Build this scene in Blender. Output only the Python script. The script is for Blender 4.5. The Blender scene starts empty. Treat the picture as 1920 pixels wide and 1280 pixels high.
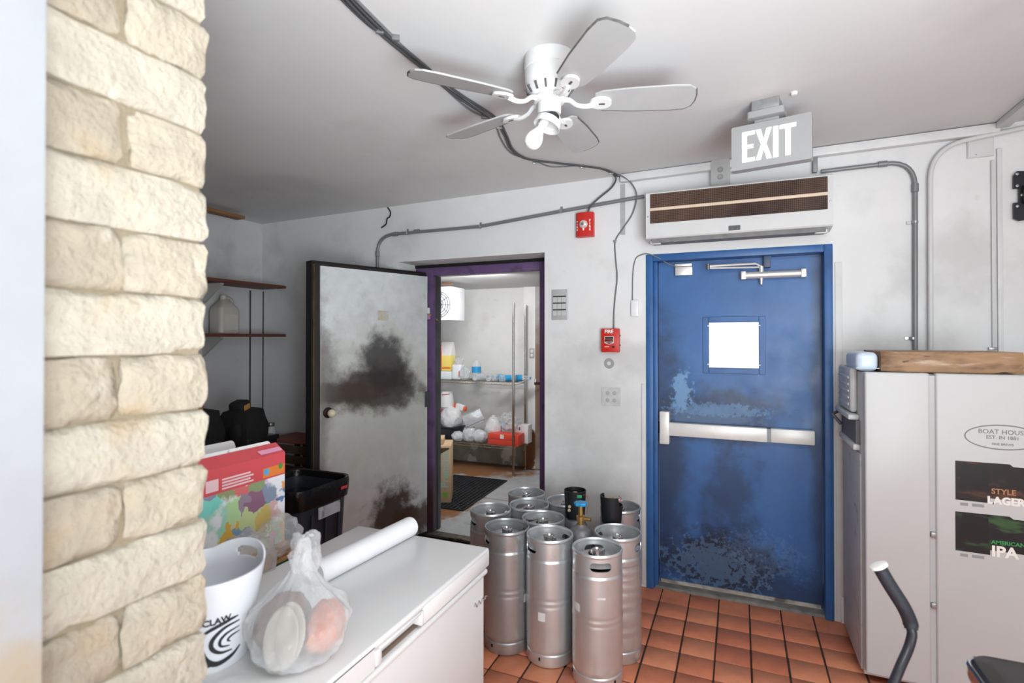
import bpy, bmesh, math, random
from mathutils import Vector, Matrix, noise

random.seed(7)
SC = bpy.context.scene
COL = SC.collection
R = math.radians
# ------------------------------------------------------------------ camera
EYE = Vector((0.0, 0.0, 1.535))
FPX, CYAW, PITCH = 1000.0, R(23.07), 0.008
PCX, PCY = 960.0, 633.0 - 1000.0 * math.tan(0.008)
RIGHT = Vector((math.cos(CYAW), math.sin(CYAW), 0))
FH = Vector((-math.sin(CYAW), math.cos(CYAW), 0))
FWD = FH * math.cos(PITCH) + Vector((0, 0, math.sin(PITCH)))
UP = Vector((0, 0, math.cos(PITCH))) - FH * math.sin(PITCH)
cam_d = bpy.data.cameras.new('camera')
cam = bpy.data.objects.new('camera', cam_d)
COL.objects.link(cam)
cam_d.sensor_width = 36.0
cam_d.lens = 36.0 * FPX / 1920.0
cam_d.shift_y = -(640.0 - PCY) / 1920.0
cam_d.clip_start = 0.02
cam_d.dof.use_dof = True
cam_d.dof.focus_distance = 3.2
cam_d.dof.aperture_fstop = 3.2
m3 = Matrix((RIGHT, UP, -FWD)).transposed()
cam.matrix_world = Matrix.Translation(EYE) @ m3.to_4x4()
SC.camera = cam

# ------------------------------------------------------------------ light and exposure
SC.view_settings.view_transform = 'Standard'
SC.view_settings.look = 'None'
SC.view_settings.gamma = 1.0
SC.view_settings.use_curve_mapping = False
SC.view_settings.exposure = -0.02

world = bpy.data.worlds.new('daylight')
SC.world = world
world.use_nodes = True
bg = world.node_tree.nodes['Background']
bg.inputs[0].default_value = (0.97, 0.985, 1.0, 1)
bg.inputs[1].default_value = 1.25


def area(name, loc, target, size, sizey, watts, col=(1, 1, 1), spread=180):
    d = bpy.data.lights.new(name, 'AREA')
    d.shape = 'RECTANGLE'
    d.size, d.size_y, d.energy, d.color = size, sizey, watts, col
    d.spread = R(spread)
    o = bpy.data.objects.new(name, d)
    COL.objects.link(o)
    o.location = loc
    o.rotation_euler = (Vector(target) - Vector(loc)).to_track_quat('-Z', 'Y').to_euler()
    return o


area('rear_fill_light', (0.5, -2.6, 1.25), (-0.2, 3.0, 1.3), 3.0, 2.4, 52, (0.89, 0.97, 1.0))  # large unseen lamp behind the viewer, added as daylight fill
area('front_room_light', (2.05, -1.1, 1.5), (-1.6, 2.8, 1.7), 0.5, 0.5, 26, (0.89, 0.97, 1.0))
area('ceiling_fill', (0.7, -0.1, 1.1), (-0.5, 1.5, 2.55), 1.2, 1.2, 37, (0.87, 0.965, 1.0), 104)  # unseen upward fill, added to brighten the ceiling
area('overhead_fill', (0.75, 0.75, 2.53), (0.6, 1.0, 0.0), 0.6, 0.6, 20, (0.9, 0.975, 1.0))  # out-of-view overhead fill, added to lighten the floor and freezer top
area('cooler_light', (-2.25, 4.35, 2.08), (-2.6, 5.4, 0.9), 0.5, 0.3, 27, (1.0, 0.99, 0.98))


# ------------------------------------------------------------------ measuring helpers
def pt(px, py, X=None, Y=None, Z=None):
    """Point of the room seen at a photograph position, on a known plane of the room."""
    d = RIGHT * (px - PCX) + UP * (PCY - py) + FWD * FPX
    if X is not None:
        t = (X - EYE.x) / d.x
    elif Y is not None:
        t = (Y - EYE.y) / d.y
    else:
        t = (Z - EYE.z) / d.z
    return EYE + d * t


def ptd(px, py, depth):
    d = RIGHT * (px - PCX) + UP * (PCY - py) + FWD * FPX
    return EYE + d * (depth / FPX)


def ceil_z(X):
    return 2.508 + (X + 3.76) * 0.0165


def pc(px, py, drop=0.0):
    """Point on the sloping ceiling."""
    d = RIGHT * (px - PCX) + UP * (PCY - py) + FWD * FPX
    t = (ceil_z(0) - drop - EYE.z) / (d.z - 0.0165 * d.x)
    return EYE + d * t


# ------------------------------------------------------------------ materials
def lin(c):
    return tuple((x / 255 / 12.92 if x / 255 <= 0.04045 else ((x / 255 + 0.055) / 1.055) ** 2.4) for x in c)


MATS = {}


def M(name, col, rough=0.5, metal=0.0, var=0.0, vs=6.0, bump=0.0, bs=40.0, layers=(), spec=0.5,
      trans=0.0, ior=1.45, emit=0.0, alpha=1.0, stretch=(1, 1, 1), coat=0.0, rvar=0.0):
    if name in MATS:
        return MATS[name]
    m = bpy.data.materials.new(name)
    m.use_nodes = True
    nt = m.node_tree
    N, L = nt.nodes, nt.links
    b = N['Principled BSDF']
    c = (*lin(col), 1)
    b.inputs['Base Color'].default_value = c
    b.inputs['Roughness'].default_value = rough
    b.inputs['Metallic'].default_value = metal
    b.inputs['Specular IOR Level'].default_value = spec
    b.inputs['IOR'].default_value = ior
    b.inputs['Transmission Weight'].default_value = trans
    b.inputs['Alpha'].default_value = alpha
    b.inputs['Coat Weight'].default_value = coat
    if emit:
        b.inputs['Emission Color'].default_value = c
        b.inputs['Emission Strength'].default_value = emit
    if not (var or bump or layers or rvar):
        MATS[name] = m
        return m
    tc = N.new('ShaderNodeTexCoord')
    mp = N.new('ShaderNodeMapping')
    mp.inputs['Scale'].default_value = stretch
    L.new(tc.outputs['Object'], mp.inputs['Vector'])
    vec = mp.outputs['Vector']

    def nz(scale, detail=4.0, v=None, rough_=0.55):
        n = N.new('ShaderNodeTexNoise')
        n.inputs['Scale'].default_value = scale
        n.inputs['Detail'].default_value = detail
        n.inputs['Roughness'].default_value = rough_
        L.new(v or vec, n.inputs['Vector'])
        return n.outputs['Fac']

    def rng(v, a, b_, c_, d_, smooth=False):
        r = N.new('ShaderNodeMapRange')
        if smooth:
            r.interpolation_type = 'SMOOTHSTEP'
        L.new(v, r.inputs['Value'])
        for k, x in zip(('From Min', 'From Max', 'To Min', 'To Max'), (a, b_, c_, d_)):
            r.inputs[k].default_value = x
        return r.outputs['Result']

    cur = None
    if var:
        f = rng(nz(vs), 0.3, 0.7, 1 - var, 1 + var)
        mx = N.new('ShaderNodeMix')
        mx.data_type = 'RGBA'
        mx.blend_type = 'MULTIPLY'
        mx.inputs['Factor'].default_value = 1
        mx.inputs[6].default_value = c
        L.new(f, mx.inputs[7])
        cur = mx.outputs[2]
    for ly in layers:
        kind, lc = ly[0], ly[1]
        if kind == 'noise':        # ('noise', colour, scale, lo, hi, strength, stretch)
            v = None
            if len(ly) > 6:
                m2 = N.new('ShaderNodeMapping')
                m2.inputs['Scale'].default_value = ly[6]
                L.new(tc.outputs['Object'], m2.inputs['Vector'])
                v = m2.outputs['Vector']
            mask = rng(nz(ly[2], 6.0, v), ly[3], ly[4], 0, ly[5], True)
        elif kind == 'vor':        # cells of random hue: (kind, None, scale)
            mask = None
        else:                      # ('blob', colour, centre, radii, amp, nscale, soft, strength)
            _, _, ce, ra, amp, ns, soft, stg = ly
            s = N.new('ShaderNodeVectorMath'); s.operation = 'SUBTRACT'
            L.new(tc.outputs['Object'], s.inputs[0]); s.inputs[1].default_value = ce
            d = N.new('ShaderNodeVectorMath'); d.operation = 'DIVIDE'
            L.new(s.outputs[0], d.inputs[0]); d.inputs[1].default_value = ra
            ln = N.new('ShaderNodeVectorMath'); ln.operation = 'LENGTH'
            L.new(d.outputs[0], ln.inputs[0])
            n_ = rng(nz(ns, 7.0, tc.outputs['Object'], 0.65), 0.25, 0.75, -amp, amp)
            ad = N.new('ShaderNodeMath'); ad.operation = 'ADD'
            L.new(ln.outputs['Value'], ad.inputs[0]); L.new(n_, ad.inputs[1])
            mask = rng(ad.outputs[0], 1 - soft, 1 + soft, stg, 0, True)
        mx = N.new('ShaderNodeMix')
        mx.data_type = 'RGBA'
        if kind == 'vor':
            vo = N.new('ShaderNodeTexVoronoi')
            vo.inputs['Scale'].default_value = ly[2]
            wn = N.new('ShaderNodeTexNoise'); wn.inputs['Scale'].default_value = ly[2] * 1.3
            L.new(vec, wn.inputs['Vector'])
            wa_ = N.new('ShaderNodeVectorMath'); wa_.operation = 'MULTIPLY_ADD'
            L.new(wn.outputs['Color'], wa_.inputs[0]); wa_.inputs[1].default_value = (.09, .09, .09)
            L.new(vec, wa_.inputs[2])
            L.new(wa_.outputs[0], vo.inputs['Vector'])
            hs = N.new('ShaderNodeHueSaturation')
            hs.inputs['Saturation'].default_value = ly[3]
            hs.inputs['Value'].default_value = 1.0
            L.new(vo.outputs['Color'], hs.inputs['Color'])
            mx.inputs['Factor'].default_value = ly[4]
            L.new(hs.outputs[0], mx.inputs[7])
        else:
            L.new(mask, mx.inputs['Factor'])
            mx.inputs[7].default_value = (*lin(lc), 1)
        if cur is None:
            mx.inputs[6].default_value = c
        else:
            L.new(cur, mx.inputs[6])
        cur = mx.outputs[2]
    if cur is not None:
        L.new(cur, b.inputs['Base Color'])
    if rvar:
        L.new(rng(nz(vs * 1.7), 0.3, 0.7, max(0.02, rough - rvar), rough + rvar), b.inputs['Roughness'])
    if bump:
        bp = N.new('ShaderNodeBump')
        bp.inputs['Strength'].default_value = bump
        bp.inputs['Distance'].default_value = 0.01
        L.new(nz(bs, 5.0), bp.inputs['Height'])
        L.new(bp.outputs[0], b.inputs['Normal'])
    MATS[name] = m
    return m


def M_film(name, tint=(235, 238, 240), density=0.35, rough=0.15):
    """Thin clear plastic film: part transparent, part glossy, part pale."""
    if name in MATS:
        return MATS[name]
    m = bpy.data.materials.new(name)
    m.use_nodes = True
    N, L = m.node_tree.nodes, m.node_tree.links
    b = N['Principled BSDF']
    b.inputs['Base Color'].default_value = (*lin(tint), 1)
    b.inputs['Roughness'].default_value = rough
    tr = N.new('ShaderNodeBsdfTransparent')
    mix = N.new('ShaderNodeMixShader')
    lw = N.new('ShaderNodeLayerWeight')
    lw.inputs['Blend'].default_value = 0.35
    mr = N.new('ShaderNodeMapRange')
    mr.inputs['To Min'].default_value = density * 0.55
    mr.inputs['To Max'].default_value = min(1.0, density * 2.0)
    L.new(lw.outputs['Facing'], mr.inputs['Value'])
    L.new(mr.outputs[0], mix.inputs[0])
    L.new(tr.outputs[0], mix.inputs[1])
    L.new(b.outputs[0], mix.inputs[2])
    L.new(mix.outputs[0], N['Material Output'].inputs[0])
    MATS[name] = m
    return m


# ------------------------------------------------------------------ object helpers
ROOTM = {}


def thing(name, label, cat, loc=(0, 0, 0), rotz=0.0, group=None, kind=None):
    o = bpy.data.objects.new(name, None)
    o.empty_display_size = 0.05
    COL.objects.link(o)
    o.location = loc
    o.rotation_euler = (0, 0, rotz)
    ROOTM[o.name] = Matrix.Translation(Vector(loc)) @ Matrix.Rotation(rotz, 4, 'Z')
    if kind:
        o['kind'] = kind
    tag(o, label, cat, group)
    return o


def tag(o, label, cat, group=None):
    if label:
        o['label'] = label
    if cat:
        o['category'] = cat
    if group:
        o['group'] = group
    return o


def obj(name, bm, mat, parent=None, world=True, smooth=True, ang=35, label=None, kind=None):
    """One mesh object. world=True: the bmesh is in world space and is moved into the parent's space."""
    if parent is not None and world:
        bm.transform(ROOTM.get(root_of(parent), Matrix.Identity(4)).inverted())
    bmesh.ops.recalc_face_normals(bm, faces=bm.faces)
    me = bpy.data.meshes.new(name)
    bm.to_mesh(me)
    bm.free()
    if smooth:
        me.polygons.foreach_set('use_smooth', [True] * len(me.polygons))
        me.set_sharp_from_angle(angle=R(ang))
    me.materials.append(mat)
    o = bpy.data.objects.new(name, me)
    COL.objects.link(o)
    if parent is not None:
        o.parent = parent
    if label:
        o['label'] = label
    if kind:
        o['kind'] = kind
    return o


def root_of(o):
    while o.parent is not None:
        o = o.parent
    return o.name


def struct(name, bm, mat, smooth=True, label=None):
    o = obj(name, bm, mat, smooth=smooth)
    o['kind'] = 'structure'
    if label:
        o['label'] = label
    return o


def copy_tree(o, parent=None):
    c = o.copy()
    COL.objects.link(c)
    if parent is not None:
        c.parent = parent
    for ch in list(o.children):
        copy_tree(ch, c)
    return c


def nb():
    return bmesh.new()


def box(bm, x0, x1, y0, y1, z0, z1, bev=0.0, seg=2, mat=None):
    r = bmesh.ops.create_cube(bm, size=1.0)
    vs = r['verts']
    sx, sy, sz = abs(x1 - x0), abs(y1 - y0), abs(z1 - z0)
    for v in vs:
        v.co = Vector((v.co.x * sx + (x0 + x1) / 2, v.co.y * sy + (y0 + y1) / 2, v.co.z * sz + (z0 + z1) / 2))
    if bev > 0:
        es = list({e for v in vs for e in v.link_edges})
        rr = bmesh.ops.bevel(bm, geom=es, offset=min(bev, sx * .49, sy * .49, sz * .49), segments=seg, profile=0.5, affect='EDGES')
        vs = list({v for f in rr['faces'] for v in f.verts} | {v for v in vs if v.is_valid})
    if mat is not None:
        for v in vs:
            v.co = mat @ v.co
    return vs


def bxo(*a, **k):
    bm = nb()
    box(bm, *a, **k)
    return bm


def smooth_path(pts, n=8):
    pts = [Vector(p) for p in pts]
    if len(pts) < 3:
        return pts
    out = []
    P = [pts[0] * 2 - pts[1]] + pts + [pts[-1] * 2 - pts[-2]]
    for i in range(1, len(P) - 2):
        p0, p1, p2, p3 = P[i - 1], P[i], P[i + 1], P[i + 2]
        for k in range(n):
            t = k / n
            out.append(0.5 * ((2 * p1) + (p2 - p0) * t + (2 * p0 - 5 * p1 + 4 * p2 - p3) * t * t + (3 * p1 - p0 - 3 * p2 + p3) * t ** 3))
    out.append(pts[-1])
    return out


def tube(bm, pts, r, n=10, smooth=0, caps=True):
    pts = smooth_path(pts, smooth) if smooth else [Vector(p) for p in pts]
    rad = r if callable(r) else (lambda t: r)
    T = []
    for i in range(len(pts)):
        a = pts[max(0, i - 1)]
        b = pts[min(len(pts) - 1, i + 1)]
        T.append((b - a).normalized())
    up = Vector((0, 0, 1)) if abs(T[0].z) < 0.9 else Vector((1, 0, 0))
    nrm = T[0].cross(up).normalized()
    rings = []
    for i, p in enumerate(pts):
        nrm = (nrm - T[i] * nrm.dot(T[i])).normalized()
        bn = T[i].cross(nrm)
        rr = rad(i / max(1, len(pts) - 1))
        rings.append([bm.verts.new(p + (nrm * math.cos(2 * math.pi * k / n) + bn * math.sin(2 * math.pi * k / n)) * rr) for k in range(n)])
    for i in range(len(rings) - 1):
        for k in range(n):
            bm.faces.new((rings[i][k], rings[i][(k + 1) % n], rings[i + 1][(k + 1) % n], rings[i + 1][k]))
    if caps:
        bm.faces.new(rings[0][::-1])
        bm.faces.new(rings[-1])


def tbo(*a, **k):
    bm = nb()
    tube(bm, *a, **k)
    return bm


def lathe(bm, prof, n=24, mat=None, arc=(0, 2 * math.pi)):
    """Revolve (r, z) pairs about Z."""
    full = abs(arc[1] - arc[0] - 2 * math.pi) < 1e-6
    m = n if full else n + 1
    rings = []
    for r, z in prof:
        if r < 1e-6:
            v = bm.verts.new((0, 0, z))
            rings.append([v] * m)
        else:
            rings.append([bm.verts.new((r * math.cos(arc[0] + (arc[1] - arc[0]) * k / n), r * math.sin(arc[0] + (arc[1] - arc[0]) * k / n), z)) for k in range(m)])
    allv = {v for r_ in rings for v in r_}
    for i in range(len(rings) - 1):
        for k in range(n):
            q = [rings[i][k], rings[i][(k + 1) % m], rings[i + 1][(k + 1) % m], rings[i + 1][k]]
            u = []
            for v in q:
                if v not in u:
                    u.append(v)
            if len(u) >= 3:
                try:
                    bm.faces.new(u)
                except ValueError:
                    pass
    if mat is not None:
        for v in allv:
            v.co = mat @ v.co


def lto(*a, **k):
    bm = nb()
    lathe(bm, *a, **k)
    return bm


def prism(bm, poly, depth, mat=None):
    """Extrude a 2D polygon (x, y) along +z by depth."""
    a = [bm.verts.new((x, y, 0)) for x, y in poly]
    b = [bm.verts.new((x, y, depth)) for x, y in poly]
    bm.faces.new(a[::-1])
    bm.faces.new(b)
    n = len(poly)
    for i in range(n):
        bm.faces.new((a[i], a[(i + 1) % n], b[(i + 1) % n], b[i]))
    if mat is not None:
        for v in a + b:
            v.co = mat @ v.co


def pro(*a, **k):
    bm = nb()
    prism(bm, *a, **k)
    return bm


def rrect(w, h, r, n=5, cx=0, cy=0):
    out = []
    for sx, sy, a0 in ((1, 1, 0), (-1, 1, 90), (-1, -1, 180), (1, -1, 270)):
        for k in range(n + 1):
            a = R(a0 + 90 * k / n)
            out.append((cx + sx * (w / 2 - r) + r * math.cos(a), cy + sy * (h / 2 - r) + r * math.sin(a)))
    return out


def frame_at(origin, facing):
    """Matrix whose local x/y lie in a vertical surface and z comes out of it. facing is the outward direction (world)."""
    z = Vector(facing).normalized()
    y = Vector((0, 0, 1))
    x = y.cross(z).normalized()
    y = z.cross(x)
    m = Matrix((x, y, z)).transposed().to_4x4()
    m.translation = Vector(origin)
    return m


def text_bm(s, size, depth=0.001, bold=0.0, mat=None, sx=1.0, align='CENTER'):
    cu = bpy.data.curves.new('t', 'FONT')
    cu.body = s
    cu.size = size
    cu.extrude = depth
    cu.offset = bold
    cu.resolution_u = 3
    cu.align_x = align
    cu.align_y = 'CENTER'
    o = bpy.data.objects.new('t', cu)
    COL.objects.link(o)
    dg = bpy.context.evaluated_depsgraph_get()
    dg.update()
    me = bpy.data.meshes.new_from_object(o.evaluated_get(dg))
    bm = nb()
    bm.from_mesh(me)
    bpy.data.objects.remove(o)
    bpy.data.curves.remove(cu)
    bpy.data.meshes.remove(me)
    if sx != 1.0:
        bm.transform(Matrix.Diagonal((sx, 1, 1, 1)))
    if mat is not None:
        bm.transform(mat)
    return bm


def blob(bm, c, r, sub=3, amp=0.15, freq=3.0, seed=0.0, squash=0.0, mat=None):
    """Lumpy closed body; squash flattens its underside."""
    res = bmesh.ops.create_icosphere(bm, subdivisions=sub, radius=1.0)
    for v in res['verts']:
        d = v.co.normalized()
        k = 1 + amp * noise.noise(d * freq + Vector((seed, seed * 2, 0))) + amp * 0.5 * noise.noise(d * freq * 2.3 + Vector((seed, 0, 3)))
        p = Vector((d.x * r[0] * k, d.y * r[1] * k, d.z * r[2] * k))
        if squash and p.z < -r[2] * squash:
            p.z = -r[2] * squash
        if mat is not None:
            p = mat @ p
        v.co = p + Vector(c)


def blo(*a, **k):
    bm = nb()
    blob(bm, *a, **k)
    return bm

# ================================================================== THE SETTING
YW = 3.36            # inner face of the back wall
WALLP = dict(rough=0.6, var=0.05, vs=1.6, bump=0.12, bs=30)
m_wall = M('wall_paint', (222, 222, 222), layers=(
    ('noise', (180, 179, 177), 2.2, 0.52, 0.72, 0.45),
    ('noise', (160, 158, 156), 14, 0.66, 0.8, 0.25),
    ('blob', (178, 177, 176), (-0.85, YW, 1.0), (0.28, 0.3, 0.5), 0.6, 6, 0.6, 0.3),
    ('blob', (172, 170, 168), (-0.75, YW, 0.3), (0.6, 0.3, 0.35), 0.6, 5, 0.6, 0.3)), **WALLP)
m_wall_left = M('alcove_paint', (214, 214, 216), rough=0.6, var=0.05, vs=1.6, bump=0.1, bs=30,
                layers=(('noise', (140, 141, 144), 2.5, 0.5, 0.75, 0.4),))
m_ceil = M('ceiling_paint', (214, 214, 214), rough=0.55, var=0.04, vs=0.9, bump=0.1, bs=9, layers=(
    ('noise', (170, 170, 170), 1.3, 0.5, 0.75, 0.35),))
m_trimw = M('white_trim', (214, 214, 214), rough=0.45, var=0.06, vs=8)
m_white = M('white_enamel', (232, 232, 232), rough=0.28, var=0.02, vs=6)
m_dark = M('dark_void', (14, 13, 13), rough=0.7)
m_grout = M('floor_grout', (66, 50, 44), rough=0.85, var=0.2, vs=20)

# blue exit door measurements
BX0, BX1 = pt(1212, 700, Y=YW).x, pt(1562, 700, Y=YW).x
BT = (pt(1212, 478, Y=YW).z + pt(1562, 457, Y=YW).z) / 2
# walk-in cooler opening
CX0, CX1 = pt(747, 490, Y=YW).x, pt(1021, 480, Y=YW).x
CT = (pt(747, 492, Y=YW).z + pt(1020, 472, Y=YW).z) / 2
WT = 0.36            # wall thickness
XL, XR = -3.76, 2.3

# floor slab, quarry tiles
floor = struct('floor', bxo(XL - .2, XR + .2, -3.2, 3.83, -0.12, -0.006), m_grout, smooth=False)
tile_m = [M('quarry_tile_%s' % n, c, rough=0.45, var=0.12, vs=9, bump=0.12, bs=50, rvar=0.12, layers=(
    ('noise', (120, 70, 52), 6, 0.58, 0.8, 0.5), ('noise', (190, 120, 88), 11, 0.62, 0.8, 0.3)))
    for n, c in (('a', (206, 125, 92)), ('b', (194, 115, 86)), ('c', (214, 137, 102)))]
TP = 0.1605
tx0, ty0 = -0.273, 3.21
proto = {}
for k, mm in enumerate(tile_m):
    bm = bxo(-0.0762, 0.0762, -0.0762, 0.0762, -0.014, 0, bev=0.003, seg=1)
    proto[k] = None
    o = obj('quarry_tile', bm, mm, floor, smooth=True, ang=50)
    proto[k] = o
n_t = 0
rest = nb()
for i in range(-22, 17):
    for j in range(-38, 1):
        x = tx0 + (i + 0.5) * TP
        y = ty0 + (j + 0.5) * TP
        if not (XL < x < XR and -2.9 < y < YW):
            continue
        if -10 <= i <= 6 and j >= -11:
            k = random.choice((0, 0, 1, 2))
            if n_t < 3 and proto[n_t].location.length == 0:
                o = proto[n_t]
            else:
                o = proto[k].copy()
                COL.objects.link(o)
            n_t += 1
            o.location = (x + random.uniform(-.001, .001), y + random.uniform(-.001, .001), random.uniform(-.0015, .0005))
            o.rotation_euler = (random.uniform(-.003, .003), random.uniform(-.003, .003), random.choice((0, 1, 2, 3)) * math.pi / 2)
        else:
            box(rest, x - .0762, x + .0762, y - .0762, y + .0762, -.014, 0)
# last partial row against the back wall
for i in range(-10, 7):
    x = tx0 + (i + 0.5) * TP
    box(rest, x - .0762, x + .0762, ty0 + .004, YW + 0.1, -.014, -.0005)
obj('distant_quarry_tiles', rest, tile_m[0], floor, smooth=False, kind='stuff')

# back wall with its two openings
bm = nb()
H = 2.72
box(bm, XL - .2, CX0, YW, YW + WT, -0.1, H)
box(bm, CX0, CX1, YW, YW + WT, CT, H)
box(bm, CX1, BX0, YW, YW + WT, -0.1, H)
box(bm, BX0, BX1, YW, YW + WT, BT, H)
box(bm, BX1, XR + .2, YW, YW + WT, -0.1, H)
wall_back = struct('wall_back', bm, m_wall, smooth=False)
struct('wall_left', bxo(XL - .2, XL, 0.1, YW, -0.1, H), m_wall_left, smooth=False)
struct('wall_right', bxo(XR, XR + .2, -3.0, YW, -0.1, H), m_wall, smooth=False)
# ceiling: a slab that rises a little to the right
bm = nb()
vs = box(bm, XL - .2, XR + .2, -3.0, YW + WT, 0, 0.1)
for v in vs:
    v.co.z += ceil_z(v.co.x)
struct('ceiling', bm, m_ceil, smooth=False)
# moulding along the head of the back wall, batten across the ceiling, casings by the exit door
bm = nb()
xa, xb = pt(1165, 330, Y=YW).x, pt(1874, 235, Y=YW - .03).x
vs = box(bm, xa, xb, YW - .045, YW, -.052, -.004, bev=.006)
for v in vs:
    v.co.z += ceil_z(v.co.x)
struct('trim_1', bm, m_trimw)
bm = nb()
vs = box(bm, xb - .02, xb + .035, 1.0, YW - .045, -.034, -.002, bev=.005)
for v in vs:
    v.co.z += ceil_z(v.co.x)
struct('trim_2', bm, m_trimw)
struct('trim_3', bxo(BX1 + .010, BX1 + .045, YW - .007, YW, 0.0, BT - .1, bev=.003), m_trimw)
xs = pt(1868, 400, Y=YW).x
struct('trim_4', bxo(xs, xs + .022, YW - .012, YW, 0.0, ceil_z(xs) - .12, bev=.004), m_trimw)
struct('trim_5', bxo(BX0 - .03, BX0 - .008, YW - .008, YW, 0.02, 1.25, bev=.003), m_trimw)
# skirting scraps at the foot of the exit door
struct('baseboard_right', bxo(BX1 + .06, 0.5, YW - .02, YW, 0.0, 0.14, bev=.005), m_trimw)
# panel seams in the dim left corner
for i, (sx, sy) in enumerate(((468, 800), (493, 800))):
    if i == 0:
        p = pt(sx, sy, X=XL)
        struct('trim_6', bxo(XL, XL + .005, p.y - .006, p.y + .006, 0.0, 1.93), M('seam', (70, 70, 72), rough=.8))
    else:
        p = pt(sx, sy, Y=YW)
        struct('trim_7', bxo(p.x - .005, p.x + .005, YW - .004, YW, 0.0, 1.93), M('seam', (70, 70, 72), rough=.8))

# ---------------------------------------------------------------- stone pillar beside the viewer
m_mortar = M('mortar', (134, 122, 102), rough=0.9, var=0.08, vs=30, bump=0.4, bs=90)
m_stone = [M('rock_face_stone_%d' % k, c, rough=0.75, var=0.10, vs=18, bump=0.9, bs=70, layers=(
    ('noise', (156, 128, 88), 9, 0.55, 0.8, 0.6), ('noise', (196, 190, 178), 16, 0.55, 0.75, 0.5)))
    for k, c in enumerate(((170, 160, 143), (161, 150, 133), (176, 168, 153)))]
PX, PY0, PY1 = -0.82, 0.36, 0.622
pil = thing('stone_pillar', 'pale cream split-face stone pillar in the left foreground', 'pillar', (-1.0, 0.49, 0), kind='structure')
obj('mortar_core', bxo(-1.30, PX - .009, PY0, PY1 - .009, 0.0, ceil_z(-1.0)), m_mortar, pil, smooth=False)
CH = 0.0917


def stone(y0, y1, z0, z1, seed):
    bm = nb()
    r = bmesh.ops.create_cube(bm, size=2.0)
    bmesh.ops.subdivide_edges(bm, edges=bm.edges[:], cuts=7, use_grid_fill=True)
    cx, hx = PX - .09, .09
    cy, hy = (y0 + y1) / 2, (y1 - y0) / 2
    cz, hz = (z0 + z1) / 2, (z1 - z0) / 2
    for v in bm.verts:
        p = v.co.copy()
        e = 0.0
        q = Vector((p.x, p.y, p.z))
        # round the outer arrises, then break the face up
        fy, fz = abs(p.y), abs(p.z)
        edge = max(0, fy - .86) / .14 * (hx and 1)
        edgez = max(0, fz - .72) / .28
        w = Vector((cx + p.x * hx, cy + p.y * hy, cz + p.z * hz))
        if p.x > 0.5:
            w.x -= 0.004 * edge ** 2 + 0.0055 * edgez ** 3
            w.x += 0.008 * noise.noise(w * 17 + Vector((seed, 0, 0))) + 0.006 * noise.noise(w * 48 + Vector((0, seed, 0)))
        if fy > .9:
            w.y += 0.006 * noise.noise(w * 24 + Vector((seed, 0, 5))) - math.copysign(0.0055 * edgez ** 3, p.y)
        if fz > .9:
            w.z += 0.0035 * noise.noise(w * 26 + Vector((seed, 3, 0)))
        v.co = w
    return bm


k = 0
z = 1.509 - CH * 17
row = 17
while z < ceil_z(-1):
    z1 = min(z + CH, ceil_z(-1) - .002)
    cuts = [(0.492, PY1), (0.362, 0.486)] if row % 2 == 1 else [(0.362, PY1)]
    for (a, b) in cuts:
        dy = random.uniform(-.003, .004)
        obj('stone_block', stone(a + (0 if a < .4 else random.uniform(-.006, .006)), b + (dy if b == PY1 else 0), z + .0018, z1 - .0022, k * 3.1), m_stone[k % 3], pil, ang=60)
        k += 1
    z += CH
    row -= 1
# partition that carries on behind the pillar, and the white jamb of the opening the viewer stands in
struct('wall_front', bxo(XL, -1.30, 0.36, 0.56, 0.0, 2.62), m_wall_left, smooth=False)
bm = bxo(-1.30, -0.745, 0.10, 0.36, 0.0, ceil_z(-1), bev=.004)
struct('trim_8', bm, M('jamb_paint', (160, 162, 166), rough=0.4, var=0.05, vs=7, layers=(
    ('noise', (150, 142, 126), 4, 0.55, 0.8, 0.4), ('blob', (166, 142, 100), (-0.745, 0.3, 1.1), (.1, .1, .12), .6, 14, .5, .6))))

# ---------------------------------------------------------------- blue exit door
m_blue = M('blue_paint', (52, 98, 156), rough=0.38, var=0.12, vs=5, bump=0.05, bs=25, layers=(
    ('noise', (38, 66, 108), 7, 0.5, 0.75, 0.5),))
DY = YW + .07
L0, L1 = pt(1236, 700, Y=DY).x, pt(1541, 700, Y=DY).x
LT = (pt(1236, 494, Y=DY).z + pt(1541, 476, Y=DY).z) / 2


def dl(px, py):
    return pt(px, py, Y=DY)


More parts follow.
